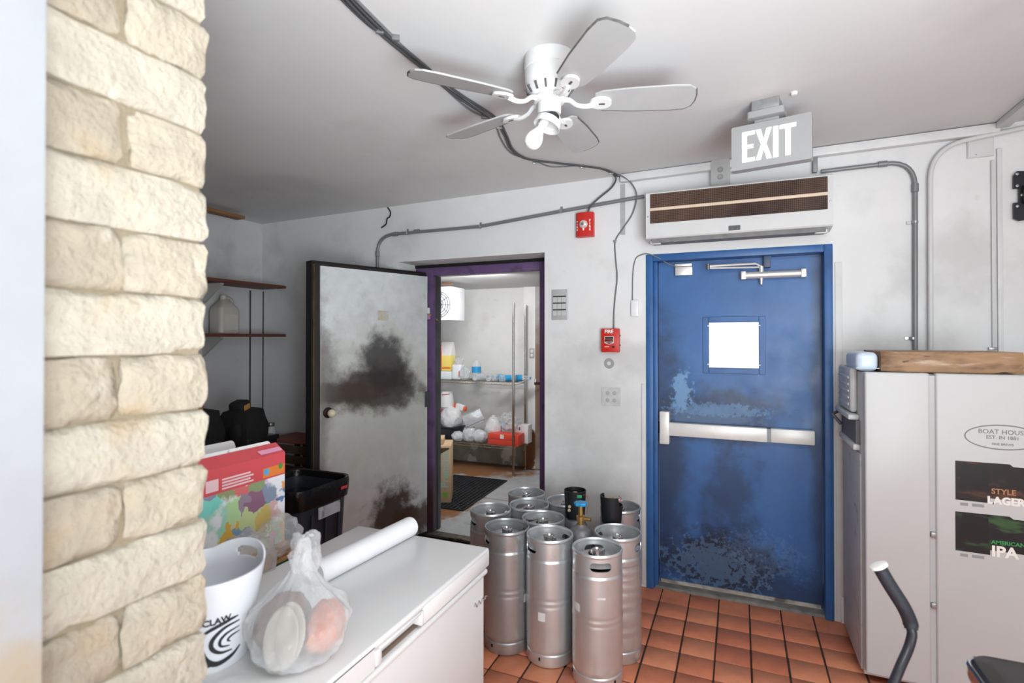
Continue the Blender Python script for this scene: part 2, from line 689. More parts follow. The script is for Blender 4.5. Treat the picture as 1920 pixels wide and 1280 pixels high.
a1, a2, a3, a4, a5 = dl(1310, 740), dl(1370, 800), dl(1330, 1040), dl(1255, 860), dl(1400, 930)
m_leaf = M('worn_blue_paint', (54, 100, 158), rough=0.36, var=0.10, vs=4, bump=0.06, bs=22, rvar=0.08, layers=(
    ('noise', (36, 64, 108), 3.0, 0.5, 0.8, 0.55, (1, 1, 0.5)),
    ('blob', (40, 46, 62), (L0 + .02, DY, a4.z), (.13, .3, .75), 0.55, 6, 0.6, 0.75),
    ('blob', (34, 44, 66), tuple(dl(1350, 775)), (.30, .3, .15), 0.6, 9, 0.5, 0.75),
    ('blob', (92, 118, 152), tuple(dl(1325, 785)), (.24, .3, .06), 0.9, 16, 0.4, 0.6),
    ('blob', (116, 158, 200), tuple(dl(1278, 735)), (.05, .3, .12), 0.9, 26, 0.25, 0.8),
    ('blob', (104, 146, 190), tuple(dl(1345, 768)), (.26, .3, .035), 1.0, 40, 0.3, 0.5),
    ('blob', (30, 38, 56), tuple(dl(1370, 930)), (.13, .3, .24), 0.7, 7, 0.6, 0.6),
    ('blob', (24, 30, 42), tuple(dl(1345, 1055)), (.30, .3, .19), 0.55, 8, 0.5, 0.92),
    ('blob', (28, 36, 56), tuple(dl(1470, 1110)), (.34, .3, .13), 0.6, 6, 0.6, 0.7),
    ('blob', (120, 160, 205), tuple(dl(1335, 1060)), (.22, .3, .12), 1.5, 38, 0.22, 0.26),
    ('blob', (110, 140, 180), tuple(dl(1430, 1040)), (.16, .3, .10), 1.5, 45, 0.2, 0.2),
    ('blob', (30, 44, 74), (L1, DY, 1.0), (.05, .3, 1.3), 0.5, 5, 0.6, 0.7)))
d1 = thing('door_1', 'worn blue steel exit door with small window and push bar', 'door', ((L0 + L1) / 2, DY, 0), kind='structure')
# frame: casing, jamb and stop, as one welded pressed-steel frame
bm = nb()
fw = .042
for (x0, x1, z0, z1) in ((BX0, BX0 + fw, 0, BT), (BX1 - fw, BX1, 0, BT), (BX0 + fw, BX1 - fw, BT - fw, BT)):
    box(bm, x0, x1, YW - .012, YW + .16, z0, z1, bev=.004)
st = .016
for (x0, x1, z0, z1) in ((BX0 + fw - .002, L0 - .004, 0, BT - fw), (L1 + .004, BX1 - fw + .002, 0, BT - fw), (BX0 + fw, BX1 - fw, LT + .004, BT - fw + .002)):
    if x1 - x0 > .004 and z1 - z0 > .004:
        box(bm, x0, x1, YW + .03, YW + .16, z0, z1, bev=.003)
obj('door_frame', bm, m_blue, d1)
# leaf with a window hole
w0, w1 = dl(1329, 650).x, dl(1423, 650).x
wz0, wz1 = dl(1376, 690).z, dl(1376, 604).z
bm = nb()
T = .045
for (x0, x1, z0, z1) in ((L0, w0, .022, LT), (w1, L1, .022, LT), (w0, w1, .022, wz0), (w0, w1, wz1, LT)):
    box(bm, x0, x1, DY, DY + T, z0, z1)
leaf = obj('door_leaf', bm, m_leaf, d1, world=False, smooth=False)
leaf.location = (-(L0 + L1) / 2, -DY, 0)
bm = nb()
e = .034
for (x0, x1, z0, z1) in ((w0 - e, w0, wz0 - e, wz1 + e), (w1, w1 + e, wz0 - e, wz1 + e), (w0, w1, wz0 - e, wz0), (w0, w1, wz1, wz1 + e)):
    box(bm, x0, x1, DY - .006, DY + .004, z0, z1, bev=.002, seg=1)
wf = obj('window_frame', bm, m_blue, d1)
for sx in (w0 - .004, w1 + .004):
    for sz in (wz0 + .02, wz1 - .02):
        obj('window_screw', lto([(0, .004), (.004, .002), (.005, 0)], 8, Matrix.Translation((sx, DY - .006, sz)) @ Matrix.Rotation(R(90), 4, 'X')), m_white, wf)
m_glass = M('door_glass', (250, 252, 255), rough=0.02, trans=1.0, ior=1.45)
obj('window_pane', bxo(w0, w1, DY + .018, DY + .024, wz0, wz1), m_glass, wf, smooth=False)
m_alu = M('brushed_aluminium', (226, 224, 220), rough=0.38, metal=0.55, var=0.05, vs=30)
m_whitebar = M('push_bar_paint', (226, 224, 220), rough=0.35, metal=0.15, var=0.04, vs=20)
# push bar
pb = nb()
q0, q1 = dl(1243, 795), dl(1526, 815)
zt, zb = (dl(1243, 793).z, dl(1243, 817).z)
ztr, zbr = (dl(1526, 803).z, dl(1526, 825).z)
zc = (zt + zb + ztr + zbr) / 4
hb = (zt - zb) / 2
xm = dl(1441, 810).x
box(pb, q0.x, xm - .008, DY - .06, DY - .012, zc - hb, zc + hb, bev=.006)
bar = obj('push_bar', pb, m_whitebar, d1)
obj('push_bar_cover', bxo(xm + .008, q1.x, DY - .055, DY, zc - hb, zc + hb, bev=.006), m_whitebar, bar)
obj('push_bar_insert', bxo(xm - .009, xm + .009, DY - .057, DY - .002, zc - hb + .002, zc + hb - .002), M('grey_insert', (120, 122, 126), rough=.4, metal=.5), bar)
e0, e1 = dl(1239, 800).x, dl(1257, 800).x
obj('latch_case', bxo(e0, e1, DY - .065, DY, dl(1248, 829).z, dl(1248, 769).z, bev=.006), m_whitebar, bar)
obj('latch_strike', bxo(e0 - .03, e0 - .006, DY - .03, DY + .01, zc - .035, zc + .035, bev=.004), m_dark, d1)
# closer
cl0, cl1 = dl(1391, 516), dl(1508, 514)
cz = (dl(1391, 518).z + dl(1508, 513).z) / 2
cbm = nb()
tube(cbm, [(cl0.x, DY - .035, cz), (cl1.x, DY - .035, cz)], .021, 16)
cls = obj('door_closer', cbm, m_alu, d1)
for x in (cl0.x + .008, cl1.x - .008):
    obj('closer_end_cap', bxo(x - .014, x + .014, DY - .06, DY - .008, cz - .024, cz + .024, bev=.004), m_alu, cls)
px_ = dl(1427, 516).x
obj('closer_spindle', tbo([(px_, DY - .035, cz - .055), (px_, DY - .035, cz + .05)], lambda t: .008 + .006 * (t > .15), 12), m_alu, cls)
tip = Vector((dl(1329, 505).x, DY - .10, cz + .058))
obj('closer_arm', tbo([(px_, DY - .035, cz + .05), (px_ - .03, DY - .05, cz + .066), tip], .0065, 8), m_alu, cls)
shoe = Vector((dl(1438, 495).x, DY - .03, cz + .075))
obj('closer_forearm', tbo([tip + Vector((0, 0, -.012)), shoe + Vector((-.02, 0, -.03)), shoe], .006, 8), m_alu, cls)
obj('closer_elbow', tbo([tip + Vector((0, 0, -.022)), tip + Vector((0, 0, .012))], .011, 10), M('dull_steel', (120, 120, 122), rough=.45, metal=.8), cls)
obj('closer_bracket', bxo(shoe.x - .02, shoe.x + .02, DY - .05, DY - .004, shoe.z - .035, LT + .004, bev=.006), M('blue_grey', (78, 92, 118), rough=.5), cls)
# contact box at the head of the leaf
s0, s1 = dl(1267, 505), dl(1299, 505)
ct = obj('door_contact', bxo(s0.x, s1.x, DY - .035, DY, dl(1283, 517).z, dl(1283, 501).z, bev=.003), m_alu, d1)
obj('contact_magnet', bxo(s0.x - .003, s1.x - .003, DY - .03, DY + .0, dl(1283, 500).z, dl(1283, 495).z, bev=.002), m_alu, ct)
obj('door_threshold', pro([(-.06, 0), (.09, 0), (.085, .010), (-.045, .010)], L1 - L0 + .04, Matrix.Translation((L0 - .02, DY, 0)) @ Matrix(((0, 0, 1, 0), (1, 0, 0, 0), (0, 1, 0, 0), (0, 0, 0, 1)))), M('worn_threshold', (150, 146, 140), rough=.5, metal=.7, var=.3, vs=14), d1, smooth=False)
obj('door_sweep', bxo(L0 + .01, L1 - .01, DY - .008, DY, .022, .042), M('sweep_metal', (176, 170, 162), rough=.5, metal=.4, var=.4, vs=9, layers=(('noise', (52, 44, 40), 7, .5, .7, .8, (1, 1, 1)),)), d1, smooth=False)

# ---------------------------------------------------------------- walk-in cooler: frame, door and room beyond
FY = YW + .235
m_purple = M('purple_paint', (104, 80, 120), rough=0.45, var=0.15, vs=7, layers=(
    ('noise', (40, 32, 44), 9, 0.56, 0.75, 0.6), ('blob', (70, 44, 34), (-2.15, FY, 0.2), (.3, .3, .35), .6, 8, .5, .8)))
m_steel = M('grey_jamb_steel', (92, 94, 98), rough=0.4, metal=0.6, var=0.2, vs=6, layers=(('noise', (60, 46, 40), 5, .55, .78, .5),))
m_rusty = M('rusted_metal', (104, 72, 52), rough=0.8, var=0.3, vs=12, layers=(('noise', (46, 30, 24), 8, .5, .7, .7),))
fx0, fx1 = pt(800, 600, Y=FY).x, pt(1019, 600, Y=FY).x
ix0, ix1 = pt(812, 600, Y=FY).x, pt(1011.5, 600, Y=FY).x
ft = (pt(812, 503, Y=FY).z + pt(1012, 488, Y=FY).z) / 2
it = (pt(812, 517, Y=FY).z + pt(1012, 507, Y=FY).z) / 2
CF = 0.016           # cooler floor level
fr = thing('trim_9', 'purple painted steel frame of the walk-in cooler doorway', None, (0, 0, 0), kind='structure')
bm = nb()
for (x0, x1, z0, z1) in ((CX0, ix0, 0, ft), (ix1, CX1 + .002, 0, ft), (ix0, ix1, it, ft)):
    box(bm, x0, x1, FY, FY + .035, z0, z1, bev=.003)
obj('door_frame', bm, m_purple, fr)
obj('frame_shadow_strip', bxo(CX0, CX1, FY - .012, FY + .05, ft, CT), M('black_gasket', (22, 20, 20), rough=.7), fr, smooth=False)
bm = nb()
box(bm, CX0, ix0 - .004, FY + .035, FY + .075, CF, it + .02, bev=.003)
box(bm, CX0, ix0 + .001, FY + .070, FY + .122, CF, it + .02, bev=.004)
obj('steel_jamb', bm, m_steel, fr)
obj('right_jamb', bxo(ix1 + .002, CX1, FY + .035, FY + .12, CF, it + .02), M('galv_jamb', (176, 178, 180), rough=.4, metal=.5, var=.1, layers=(('blob', (110, 80, 60), (ix1, FY + .1, .9), (.1, .2, .7), .4, 6, .5, .8),)), fr, smooth=False)
obj('head_jamb', bxo(CX0, CX1, FY + .035, FY + .12, it + .004, it + .06), M('pale_head', (205, 205, 205), rough=.5), fr, smooth=False)
obj('sill_plate', bxo(CX0, CX1, FY - .05, FY + .035, .001, .022, bev=.004), M('sill_metal', (112, 108, 100), rough=.5, metal=.6, var=.3, vs=25, layers=(('noise', (40, 30, 24), 16, .5, .7, .7),)), fr)

# cooler room shell
KX0, KX1, KY0, KY1, KZ = -4.4, -0.9, YW + WT, 5.86, 2.13
m_kwall = M('cooler_panel', (222, 222, 222), rough=0.5, var=0.05, vs=2, layers=(
    ('noise', (192, 191, 188), 3, .5, .75, .5),
    ('noise', (170, 166, 160), 5, .6, .8, .25, (1, 1, 2))))
m_kstain = M('cooler_stained_base', (132, 128, 116), rough=.7, var=.2, vs=8, layers=(('noise', (200, 198, 190), 3.5, .56, .62, .8), ('noise', (72, 62, 50), 7, .55, .75, .6)))
m_kfloor = M('cooler_floor_plate', (186, 190, 192), rough=0.45, metal=0.2, var=0.08, vs=9, bump=.2, bs=120, layers=(
    ('blob', (160, 112, 74), (-3.2, 5.6, CF), (1.0, .4, .3), .35, 5, .2, 1.0),
    ('blob', (150, 104, 70), (-2.75, 4.25, CF), (.55, .55, .3), .5, 5, .25, 1.0),
    ('blob', (96, 60, 40), (-3.0, 5.82, CF), (1.3, .10, .3), .4, 9, .3, 1.0),
    ('noise', (120, 100, 84), 6, .6, .75, .5)))
struct('floor_cooler', bxo(KX0, KX1, FY + .035, KY1, -.05, CF), m_kfloor, smooth=False)
wb = struct('wall_cooler_back', bxo(KX0, KX1, KY1, KY1 + .1, 0, 2.3), m_kwall, smooth=False)
obj('stained_kick_panel', bxo(KX0, -2.30, KY1 - .012, KY1, CF, 0.37, bev=.002), m_kstain, wb)
sx = pt(985, 600, Y=KY1).x
sx2 = pt(1004, 600, Y=KY1 - .05).x
obj('corner_panel', bxo(sx, sx2, KY1 - .05, KY1, CF, KZ), M('corner_panel', (228, 228, 228), rough=.45, var=.04, layers=(
    ('blob', (128, 82, 52), (sx + .10, KY1 - .05, .25), (.07, .2, .2), .7, 12, .2, 1), ('blob', (120, 76, 48), (sx + .03, KY1 - .05, .12), (.08, .2, .13), .6, 14, .2, 1))), wb)
obj('rust_panel', bxo(sx2, sx2 + .5, KY1 - .06, KY1, CF, KZ), M('rust_strip', (170, 168, 164), rough=.5, var=.1, layers=(
    ('blob', (120, 90, 70), (sx2, KY1 - .06, .95), (.3, .3, .75), .3, 5, .4, .9),)), wb)
struct('wall_cooler_left', bxo(KX0 - .1, KX0, KY0, KY1, 0, 2.3), m_kwall, smooth=False)
struct('wall_cooler_right', bxo(KX1, KX1 + .1, KY0, KY1, 0, 2.3), m_kwall, smooth=False)
struct('ceiling_cooler', bxo(KX0, KX1, KY0, KY1, KZ, KZ + .1), M('cooler_ceiling', (205, 205, 205), rough=.5, var=.04), smooth=False)

# insulated door, swung open into the room
hx, hy = pt(800, 560, Y=FY - .03).x, FY - .03
fpt = ptd(589, 560, 3.50)
ang = math.atan2(fpt.y - hy, fpt.x - hx)
DW = math.hypot(fpt.y - hy, fpt.x - hx)
DT = .085
DH0, DH1 = CF + .01, 0
t_ = (pt(799, 515, Y=hy).z + ptd(589, 490, 3.50).z) / 2
DH1 = t_
d2 = thing('door_2', 'stained galvanised walk-in cooler door standing open, with cream knob', 'door', (hx, hy, 0), ang, kind='structure')
# local axes: x runs hinge -> free edge; the face the viewer sees is the +y side
m_galv = M('stained_galvanised', (226, 231, 233), rough=0.42, metal=0.15, var=0.06, vs=14, bump=0.04, bs=50, rvar=.1, layers=(
    ('noise', (196, 199, 195), 5, .5, .78, .5),
    ('noise', (170, 172, 164), 18, .58, .8, .35, (1, 1, .6)),
    ('blob', (188, 186, 166), (DW * .48, 0, 1.05), (.55, .5, .52), .5, 6, .5, .5),
    ('blob', (176, 179, 174), (DW * .5, 0, .62), (.6, .5, .5), .4, 5, .6, .3),
    ('blob', (70, 60, 56), (DW * .48, 0, 1.17), (.38, .5, .16), .35, 7, .35, .92),
    ('blob', (58, 55, 56), (DW * .42, 0, 1.34), (.19, .5, .22), .4, 8, .4, .9),
    ('blob', (74, 60, 54), (DW * .78, 0, 1.16), (.30, .5, .075), .45, 8, .35, .9),
    ('blob', (84, 84, 82), (DW * .93, 0, 1.28), (.09, .5, .30), .5, 9, .6, .6),
    ('blob', (66, 48, 40), (DW * .34, 0, .22), (.20, .5, .22), .5, 9, .4, .95),
    ('blob', (78, 58, 46), (DW * .12, 0, .16), (.2, .5, .12), .6, 9, .4, .9),
    ('blob', (120, 114, 106), (DW * .97, 0, .9), (.06, .5, .9), .5, 7, .6, .6)))
obj('door_core', bxo(0, DW, -DT, 0, DH0, DH1, bev=.004), M('door_edge', (44, 38, 36), rough=.6, metal=.2, var=.3, vs=8), d2, world=False)
pan = bxo(.004, DW - .035, .0, .016, DH0 + .01, DH1 - .02, bev=.003)
obj('face_panel', pan, m_galv, d2, world=False)
bm = nb()
box(bm, DW - .012, DW + .012, -DT - .01, -.014, DH0, DH1 + .012, bev=.003)
box(bm, .0, DW + .012, -DT - .01, -.012, DH1, DH1 + .014, bev=.002)
obj('door_gasket', bm, M('black_gasket', (22, 20, 20), rough=.7), d2, world=False)
obj('edge_strip', bxo(DW, DW + .006, -.014, .004, DH0, DH1 - .01), M('brass_edge', (96, 80, 52), rough=.6, metal=.4, var=.4, vs=9), d2, world=False)
kx = DW * .90
kz = ptd(617, 773, 3.56).z
kb = obj('knob_rosette', lto([(0, .03), (.012, .03), (.016, .012), (.034, .008), (.036, 0)], 20, Matrix.Translation((kx, .016, kz)) @ Matrix.Rotation(R(-90), 4, 'X')), M('dark_rosette', (58, 40, 38), rough=.3, metal=.6), d2, world=False)
obj('door_knob', lto([(0, .075), (.014, .073), (.024, .064), (.028, .050), (.024, .036), (.012, .03), (.009, .02)], 20, Matrix.Translation((kx, .016, kz)) @ Matrix.Rotation(R(-90), 4, 'X')), M('cream_knob', (232, 222, 190), rough=.2), kb, world=False, label='cream round knob')
obj('torn_sticker', bxo(DW * .44 - .045, DW * .44 + .045, .016, .0168, 1.66, 1.73), M('sticker_residue', (204, 190, 160), rough=.8, var=.15, vs=50, layers=(('noise', (190, 196, 198), 30, .45, .6, .9),)), d2, world=False, smooth=False)
obj('door_hinge', bxo(-.02, .03, -.03, .03, 1.0, 1.12, bev=.004), m_steel, d2, world=False)
obj('back_latch', bxo(DW - .09, DW - .03, -DT - .06, -DT - .01, kz - .02, kz + .02, bev=.01), M('dull_steel', (120, 120, 122), rough=.45, metal=.8), d2, world=False)

# ================================================================== THINGS
# ---------------------------------------------------------------- kegs
def mk_keg_mat(name, c, dirt):
    return M(name, c, rough=0.32, metal=0.72, var=0.06, vs=5, rvar=0.06, layers=(
        ('noise', (92, 92, 94), 4, 0.5, 0.75, dirt, (1, 1, 1.2)),))


keg_mats = [mk_keg_mat('keg_steel_bright', (226, 230, 232), .15), mk_keg_mat('keg_steel', (208, 212, 214), .35), mk_keg_mat('keg_steel_dull', (188, 192, 194), .5)]
m_keg_in = M('keg_dished_top', (190, 190, 190), rough=.32, metal=.8, var=.1, vs=12)
m_valve = M('keg_valve', (196, 196, 196), rough=.25, metal=.9)
m_blackhole = M('keg_valve_seal', (20, 20, 20), rough=.5)
m_sticker = M('paper_sticker', (226, 226, 224), rough=.7, var=.05, vs=40)


def keg(loc, rotz, label, mat, ribs=False, sticker=None, depth=.045, seal=False, H=.590):
    r = .1130
    t = thing('beer_keg', label, 'keg', (loc[0], loc[1], 0), rotz, 'steel beer kegs on the tile floor')
    ch = .096
    prof = [(.098, .055), (.109, .058), (r, .07), (r, .078), (r, .09)]
    zt = H - ch
    zs = .295
    if ribs:
        for zr in (.15, .27, .36, .43):
            prof += [(r, zr - .03), (r - .002, zr - .022), (r + .0015, zr - .008), (r + .0015, zr + .008), (r - .002, zr + .022), (r, zr + .03)]
    else:
        prof += [(r, zs - .03), (r, zs - .018), (r - .0012, zs - .014), (r + .0012, zs - .006), (r + .0012, zs + .006), (r - .0012, zs + .014), (r, zs + .018), (r, zs + .03)]
    prof += [(r, zt - .035), (r, zt - .014), (r, zt - .010), (r - .004, zt), (.098, zt + .004)]
    obj('keg_body', lto(prof, 40), mat, t, world=False)
    # foot ring
    bm = lto([(.106, .058), (.1120, .052), (.1120, .012), (.110, .002), (.104, .002), (.102, .012), (.102, .05)], 40)
    foot = obj('foot_ring', bm, mat, t, world=False)
    for a in (0.6, 2.7, 4.8):
        obj('drain_notch', bxo(-.004, .004, -.002, .002, .030, .044, mat=Matrix.Rotation(a, 4, 'Z') @ Matrix.Translation((0, -.1120, 0))), m_blackhole, foot, world=False, smooth=False)
    # top ring with two oval hand holes, as a thin double shell
    n, rows = 96, 20
    bm = nb()
    z0, z1 = zt + .001, H - .012
    ro, ri = .1115, .107

    def hole(a, z):
        out = False
        for c in (-math.pi / 2, math.pi / 2):
            d = (a - c + math.pi) % (2 * math.pi) - math.pi
            u = abs(d) * ro
            w = abs(z - (zt + .044))
            uu = max(0, u - .030)
            if uu ** 2 + w ** 2 < .019 ** 2:
                out = True
        return out
    grid = []
    for rr in (ro, ri):
        g = []
        for j in range(rows + 1):
            z = z0 + (z1 - z0) * j / rows
            g.append([bm.verts.new((rr * math.cos(2 * math.pi * k / n), rr * math.sin(2 * math.pi * k / n), z)) for k in range(n)])
        grid.append(g)
    def snap(v):
        a = math.atan2(v.co.y, v.co.x)
        rr = math.hypot(v.co.x, v.co.y)
        for c in (-math.pi / 2, math.pi / 2):
            d = (a - c + math.pi) % (2 * math.pi) - math.pi
            if abs(d) > 1:
                continue
            u, w = d * ro, v.co.z - (zt + .044)
            cu = max(-.030, min(.030, u))
            L_ = math.hypot(u - cu, w) or 1e-6
            u, w = cu + (u - cu) * .019 / L_, w * .019 / L_
            a2 = c + u / ro
            v.co = Vector((rr * math.cos(a2), rr * math.sin(a2), zt + .044 + w))
    keep = [[not hole(2 * math.pi * (k + .5) / n, z0 + (z1 - z0) * (j + .5) / rows) for k in range(n)] for j in range(rows)]
    for j in range(rows):
        for k in range(n):
            k2 = (k + 1) % n
            if keep[j][k]:
                for s in (0, 1):
                    g = grid[s]
                    bm.faces.new((g[j][k], g[j][k2], g[j + 1][k2], g[j + 1][k]))
            else:
                if keep[j][k2]:
                    bm.faces.new((grid[0][j][k2], grid[0][j + 1][k2], grid[1][j + 1][k2], grid[1][j][k2]))
                if keep[j][k - 1]:
                    bm.faces.new((grid[0][j][k], grid[0][j + 1][k], grid[1][j + 1][k], grid[1][j][k]))
                if j + 1 < rows and keep[j + 1][k]:
                    bm.faces.new((grid[0][j + 1][k], grid[0][j + 1][k2], grid[1][j + 1][k2], grid[1][j + 1][k]))
                if j > 0 and keep[j - 1][k]:
                    bm.faces.new((grid[0][j][k], grid[0][j][k2], grid[1][j][k2], grid[1][j][k]))
    for s in (0, 1):
        for j in range(1, rows):
            for k in range(n):
                q = (keep[j][k], keep[j - 1][k], keep[j][k - 1], keep[j - 1][k - 1])
                if any(q) and not all(q):
                    snap(grid[s][j][k])
    for v in [v for v in bm.verts if not v.link_faces]:
        bm.verts.remove(v)
    # rolled rim on top
    pr = [(.1060 + .0038 * (1 + math.cos(a)), H - .010 + .010 * math.sin(a)) for a in [2 * math.pi * q / 10 for q in range(11)]]
    lathe(bm, pr, n)
    obj('top_ring', bm, mat, t, world=False, ang=50)
    zd = H - depth
    obj('dished_top', lto([(.107, zd - .014), (.098, zd - .006), (.075, zd + .004), (.045, zd + .010), (.030, zd + .011)], 36), m_keg_in, t, world=False)
    vb = lto([(.034, zd + .006), (.034, zd + .013), (.026, zd + .014), (.0255, zd + .030), (.021, zd + .033), (.018, zd + .024), (.010, zd + .022), (0, zd + .024)], 24)
    v = obj('keg_valve', vb, m_valve, t, world=False)
    for a in (.3, math.pi + .3):
        obj('valve_lug', bxo(-.009, .009, -.008, .008, zd + .012, zd + .031, bev=.003, mat=Matrix.Rotation(a, 4, 'Z') @ Matrix.Translation((.027, 0, 0))), m_valve, v, world=False)
    if seal:
        obj('valve_shadow_ring', lto([(.040, zd + .0125), (.040, zd + .016), (.030, zd + .016)], 24, arc=(1.7, 4.2)), m_blackhole, v, world=False)
    if sticker:
        for (a, zc, w, h) in sticker:
            bm = nb()
            k = 6
            vs = []
            for i in range(k + 1):
                aa = a + (i / k - .5) * w / r
                vs.append([bm.verts.new(((r + .0006) * math.cos(aa), (r + .0006) * math.sin(aa), zc + s * h / 2)) for s in (-1, 1)])
            for i in range(k):
                bm.faces.new((vs[i][0], vs[i + 1][0], vs[i + 1][1], vs[i][1]))
            obj('paper_label', bm, m_sticker, t, world=False)
    return t


def kp(px, py, H=.590):
    p = pt(px, py, Z=H - .004)
    return p


B, S, D_ = keg_mats
view = lambda p: math.atan2(p.y, p.x)      # direction from the viewer to a keg


def put(x, y, label, mat, hand, **k):
    p = Vector((x, y, 0))
    return keg((p.x, p.y), math.atan2(-p.y, -p.x) + R(90) + R(hand), label, mat, **k)


FRONT = -math.pi / 2   # local angle that faces the viewer when hand = 0
put(-.5955, 2.3853, 'bright steel keg nearest the viewer, its oval handle hole facing front', B, 8, sticker=[(FRONT + .02, .405, .036, .010), (FRONT - 1.1, .345, .05, .035)], seal=True)
put(-.8486, 2.4604, 'steel keg with square white sticker low on its front, second from the front', B, -60, sticker=[(FRONT + 60 * math.pi / 180 - .35, .235, .036, .040)])
put(-1.0798, 2.4709, 'dull steel keg beside the white freezer corner, small white label on its right', D_, -75, sticker=[(FRONT + 75 * math.pi / 180 + .95, .26, .034, .040)])
put(-.55, 2.6122, 'ribbed steel keg next to the blue door frame with a bright deep-set top', S, 70, ribs=True, depth=.055)
put(-1.2705, 2.6806, 'leftmost steel keg, standing before the cooler doorway', S, -70)
put(-.9551, 2.6658, 'steel keg with a dark opening beside its valve, in the middle of the group', S, 40, seal=True)
put(-1.1048, 2.8422, 'steel keg directly in front of the rearmost keg by the cooler doorway', S, 20)
put(-1.2032, 3.0517, 'rearmost steel keg of the group beside the cooler door frame', S, 75)
put(-.9342, 2.9985, 'steel keg with rusty brown top half hidden by black valve guard', S, 30)
put(-.6219, 3.0157, 'steel keg against the wall by the blue door, behind the ribbed keg', D_, 80)

# ---------------------------------------------------------------- gas cylinders
m_cyl = M('cylinder_grey', (132, 132, 134), rough=.45, metal=.55, var=.14, vs=9)
m_cyl2 = M('cylinder_brushed', (168, 168, 170), rough=.38, metal=.7, var=.1, vs=12)
m_brass = M('brass_valve', (176, 140, 84), rough=.35, metal=.85)
m_guard = M('black_guard', (26, 27, 30), rough=.5, var=.1, vs=12)


def cylinder(x, y, top, label, r, hb, mat, guard=None, knob=None, tilt=0):
    p = Vector((x, y, top))
    top = p.z
    t = thing('gas_cylinder', label, 'gas cylinder', (p.x, p.y, 0), math.atan2(-p.y, -p.x) + R(90), 'gas cylinders between the kegs')
    prof = [(r * .8, 0), (r * .97, .012), (r, .03), (r, hb)]
    for q in range(1, 9):
        a = q / 8 * R(78)
        prof.append((.022 + (r - .022) * math.cos(a), hb + (r * .95) * math.sin(a)))
    zn = hb + r * .95
    prof += [(.022, zn + .012), (.0, zn + .012)]
    obj('cylinder_body', lto(prof, 36), mat, t, world=False)
    v = obj('valve_stem', lto([(.017, zn), (.017, zn + .03), (.022, zn + .032), (.022, zn + .052), (.013, zn + .056), (.012, top - .012), (0, top - .012)], 16), m_brass, t, world=False)
    obj('valve_outlet', tbo([(0, 0, zn + .04), (.05, -.012, zn + .04)], .010, 10), m_brass, v, world=False)
    if knob:
        bm = nb()
        n = 40
        pr = []
        lathe(bm, [(0, top), (.014, top), (.030, top - .002), (.033, top - .009), (.030, top - .017), (.012, top - .019), (0, top - .019)], n)
        for vv in bm.verts:
            rr = math.hypot(vv.co.x, vv.co.y)
            if rr > .025:
                a = math.atan2(vv.co.y, vv.co.x)
                k = 1 + .07 * math.cos(8 * a)
                vv.co.x *= k
                vv.co.y *= k
        obj('valve_knob', bm, M('blue_knob', (48, 150, 206), rough=.4), v, world=False, label='bright blue hand wheel')
    if guard:
        cut, gz0 = guard
        bm = nb()
        n = 40
        ro, ri = .060, .056
        rings = []
        for rr, zz in ((ro * .86, 0), (ro, 1), (ri, 1), (ri * .86, 0)):
            rg = []
            for k in range(n):
                a = 2 * math.pi * k / n
                z = gz0 if zz == 0 else top - cut * (.5 + .5 * math.copysign(1, math.sin(a + .9)) if cut > .02 else 0)
                rg.append(bm.verts.new((rr * math.cos(a), rr * math.sin(a), z)))
            rings.append(rg)
        for i in range(4):
            for k in range(n):
                bm.faces.new((rings[i][k], rings[i][(k + 1) % n], rings[(i + 1) % 4][(k + 1) % n], rings[(i + 1) % 4][k]))
        g = obj('valve_guard', bm, m_guard, t, world=False, label='black plastic valve guard')
        return t, g, top
    return t, None, top


c1, g1, tp1 = cylinder(-.83, 2.8312, .703, 'grey gas cylinder with round black valve guard and green tab', .068, .49, m_cyl, guard=(.0, .555))
obj('green_tab', bxo(.010, .036, -.063, -.055, tp1 - .028, tp1 - .012, bev=.002), M('green_tab', (40, 160, 110), rough=.5), g1, world=False)
obj('seal_wire', tbo([(.03, -.045, tp1 - .02), (.062, -.03, tp1 - .02), (.07, -.02, tp1 - .07), (.062, -.01, tp1 - .13)], .0012, 5, smooth=4), M('red_wire', (200, 84, 70), rough=.5), g1, world=False)
for (x, z) in ((-.032, .605), (-.030, .625)):
    obj('guard_stud', lto([(0, .004), (.007, .003), (.009, 0)], 10, Matrix.Translation((x, -.052, z)) @ Matrix.Rotation(R(90), 4, 'X')), M('tan_stud', (190, 170, 140), rough=.5), g1, world=False)
cylinder(-.7345, 2.6057, .712, 'grey gas cylinder with brass valve and blue knob', .068, .525, m_cyl, knob=True)
c3, g3, tp3 = cylinder(-.6294, 2.8311, .695, 'brushed gas cylinder with cut-away black valve guard beside the blue door', .068, .475, m_cyl2, guard=(.048, .555))
obj('red_tie', tbo([(.03, -.045, tp3 - .02), (.05, -.02, tp3 - .012), (.04, .03, tp3 - .01)], .0025, 6, smooth=4), M('red_wire', (200, 84, 70), rough=.5), g3, world=False)

